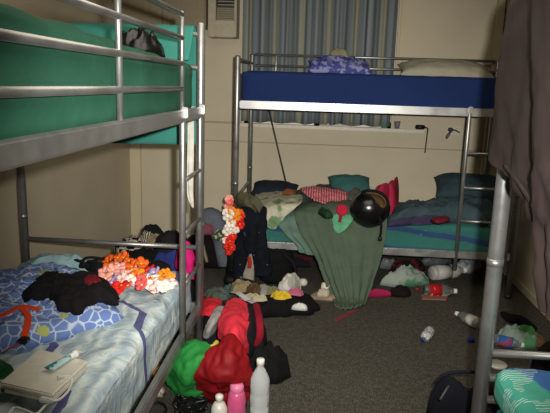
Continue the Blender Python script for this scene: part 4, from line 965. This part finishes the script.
water_bottle(Vector((p.x, p.y, .062)), .34, .058, 'large milky white bottle lying under the back bunk', plain('#b2b0a6', .4), WHITE, axis=ax, wrap=(.12, .5, plain('#bcbab2', .5)))
p = F(424, 289, .05); q = F(450, 293, .03); ax = Vector((q.x - p.x, q.y - p.y, 0)).normalized()
cr_ = patterned('red_label_with_white_swirl', '#a3161c', '#c9b8b0', 26, .66)
water_bottle(Vector((p.x, p.y, .047)), .24, .044, 'clear cola bottle with red label lying before the white bottle', clear('#cfd2cf', .1, .9), WHITE, axis=ax, wrap=(.16, .52, cr_))
one('red_bottle_top', lathe([(0, 0), (.016, 0), (.016, .018), (0, .02)], F(417, 290, .001)), plain('#8a1d22', .5), 'small red bottle cap left of the cola bottle', 'cap')
one('paper_tray', slab([F(421, 296, .0), F(448, 298, .0), F(446, 301, .0), F(422, 300, .0)], .002, .012, .002), plain('#8a5a50', .7), 'thin reddish card lying in front of the cola bottle', 'card', smooth=False)
p = F(480, 326, .03); q = F(459, 316, .03); ax = Vector((q.x - p.x, q.y - p.y, 0)).normalized()
water_bottle(Vector((p.x, p.y, .04)), .21, .036, 'clear bottle with white label and white cap behind the right bunk post', clear('#d8dcd6', .08, .9), WHITE, axis=ax, wrap=(.16, .48, WHITE))
p = F(430, 331, .03); q = F(420, 344, .03); ax = Vector((q.x - p.x, q.y - p.y, 0)).normalized()
BC = plain('#1b2470', .35)
water_bottle(Vector((p.x, p.y, .034)), .17, .030, 'small clear bottle with dark blue cap on open carpet', CLR, BC, axis=ax)
one('blue_bottle_top', lathe([(0, 0), (.019, 0), (.02, .005), (.02, .024), (.017, .028), (0, .028)], F(471, 342, .0)), BC, 'dark blue bottle cap on the carpet left of the right bunk post', 'cap')
p = F(494, 340, .03)
water_bottle(Vector((p.x, p.y, .035)), .17, .033, 'water bottle with blue label right of the right bunk post', clear('#ccd8e0', .08, .9), WHITE, axis=Vector((.7, -.3, 0)).normalized(), wrap=(.15, .62, patterned('blue_red_label', '#2d5d9c', '#a04050', 12, .62)))
floor_heap('carrier_bag', [(497, 344, 0), (515, 350, 0), (535, 349, 0), (541, 338, .03), (530, 326, .07), (514, 320, .1), (500, 322, .1), (495, 334, .05)], .075, patterned('clear_bag_with_green', '#7f8e86', '#58906a', 5, .57), 'pale green plastic bag on the carpet beside the right wall', 'bag', 71, .04, s=9)
bit('green_wrapper', 527, 331, .045, .03, .045, '#3f7a3c', 'small leafy green wrapper on the pale plastic bag', 'wrapper', 72, z=.07)
bit('brown_wrapper', 538, 341, .06, .05, .05, '#5d452f', 'brown wrapper right of the pale green plastic bag', 'wrapper', 73, z=.01)
one('folded_umbrella', tube([F(502, 313, .03), F(510, 318, .035), F(522, 321, .035), F(536, 329, .03)], [.012, .02, .026, .028, .03, .032, .034, .034, .032, .03, .026, .02, .012], 12, 12), fabric('#0d0c0d'), 'folded black umbrella on the carpet behind the pale plastic bag', 'umbrella')
tub = F(497, 367, 0)
lt = thing('tub_lid', 'round white plastic lid on the carpet right of the right bunk post', 'lid', tub)
build('disc', lathe([(0, .004), (.045, .004), (.05, .01), (.05, .022), (.046, .024), (.043, .014), (0, .012)], tub), plain('#a5a59d', .4), lt)
build('rim', lathe([(.050, .012), (.053, .014), (.053, .02), (.050, .022)], tub), plain('#b8b8b0', .4), lt)
nb = thing('navy_bag', 'dark navy travel bag on the carpet left of the right bunk post', 'bag', F(465, 400, 0))
build('body', heap(O([(428, 420, 0), (470, 440, 0), (520, 440, 0), (520, 390, .15), (500, 374, .28), (470, 371, .3), (448, 373, .28), (434, 384, .2), (430, 400, .08)]), .27, .003, 81, .02, 6, 5, rings=24, seg=90, ragged=.02), fabric('#0f1119', var=.25), nb)
build('flap', tube([F(436, 383, .25), F(444, 375, .30), (F(460, 372, .315)), F(476, 372, .315)], .016, 8, 24, .5), fabric('#151821'), nb)
build('zip', tube([F(440, 400, .24), F(446, 390, .28), F(449, 386, .29)], .006, 8, 14), plain('#2c2d32', .5), nb)
p = F(541, 362, .1)
floor_heap('black_shoe_bag', [(532, 372, 0), (560, 374, 0), (566, 352, .1), (552, 342, .2), (541, 346, .18), (534, 358, .08)], .2, BLK, 'black bag at the right edge beside the duvet', 'bag', 83, .02)
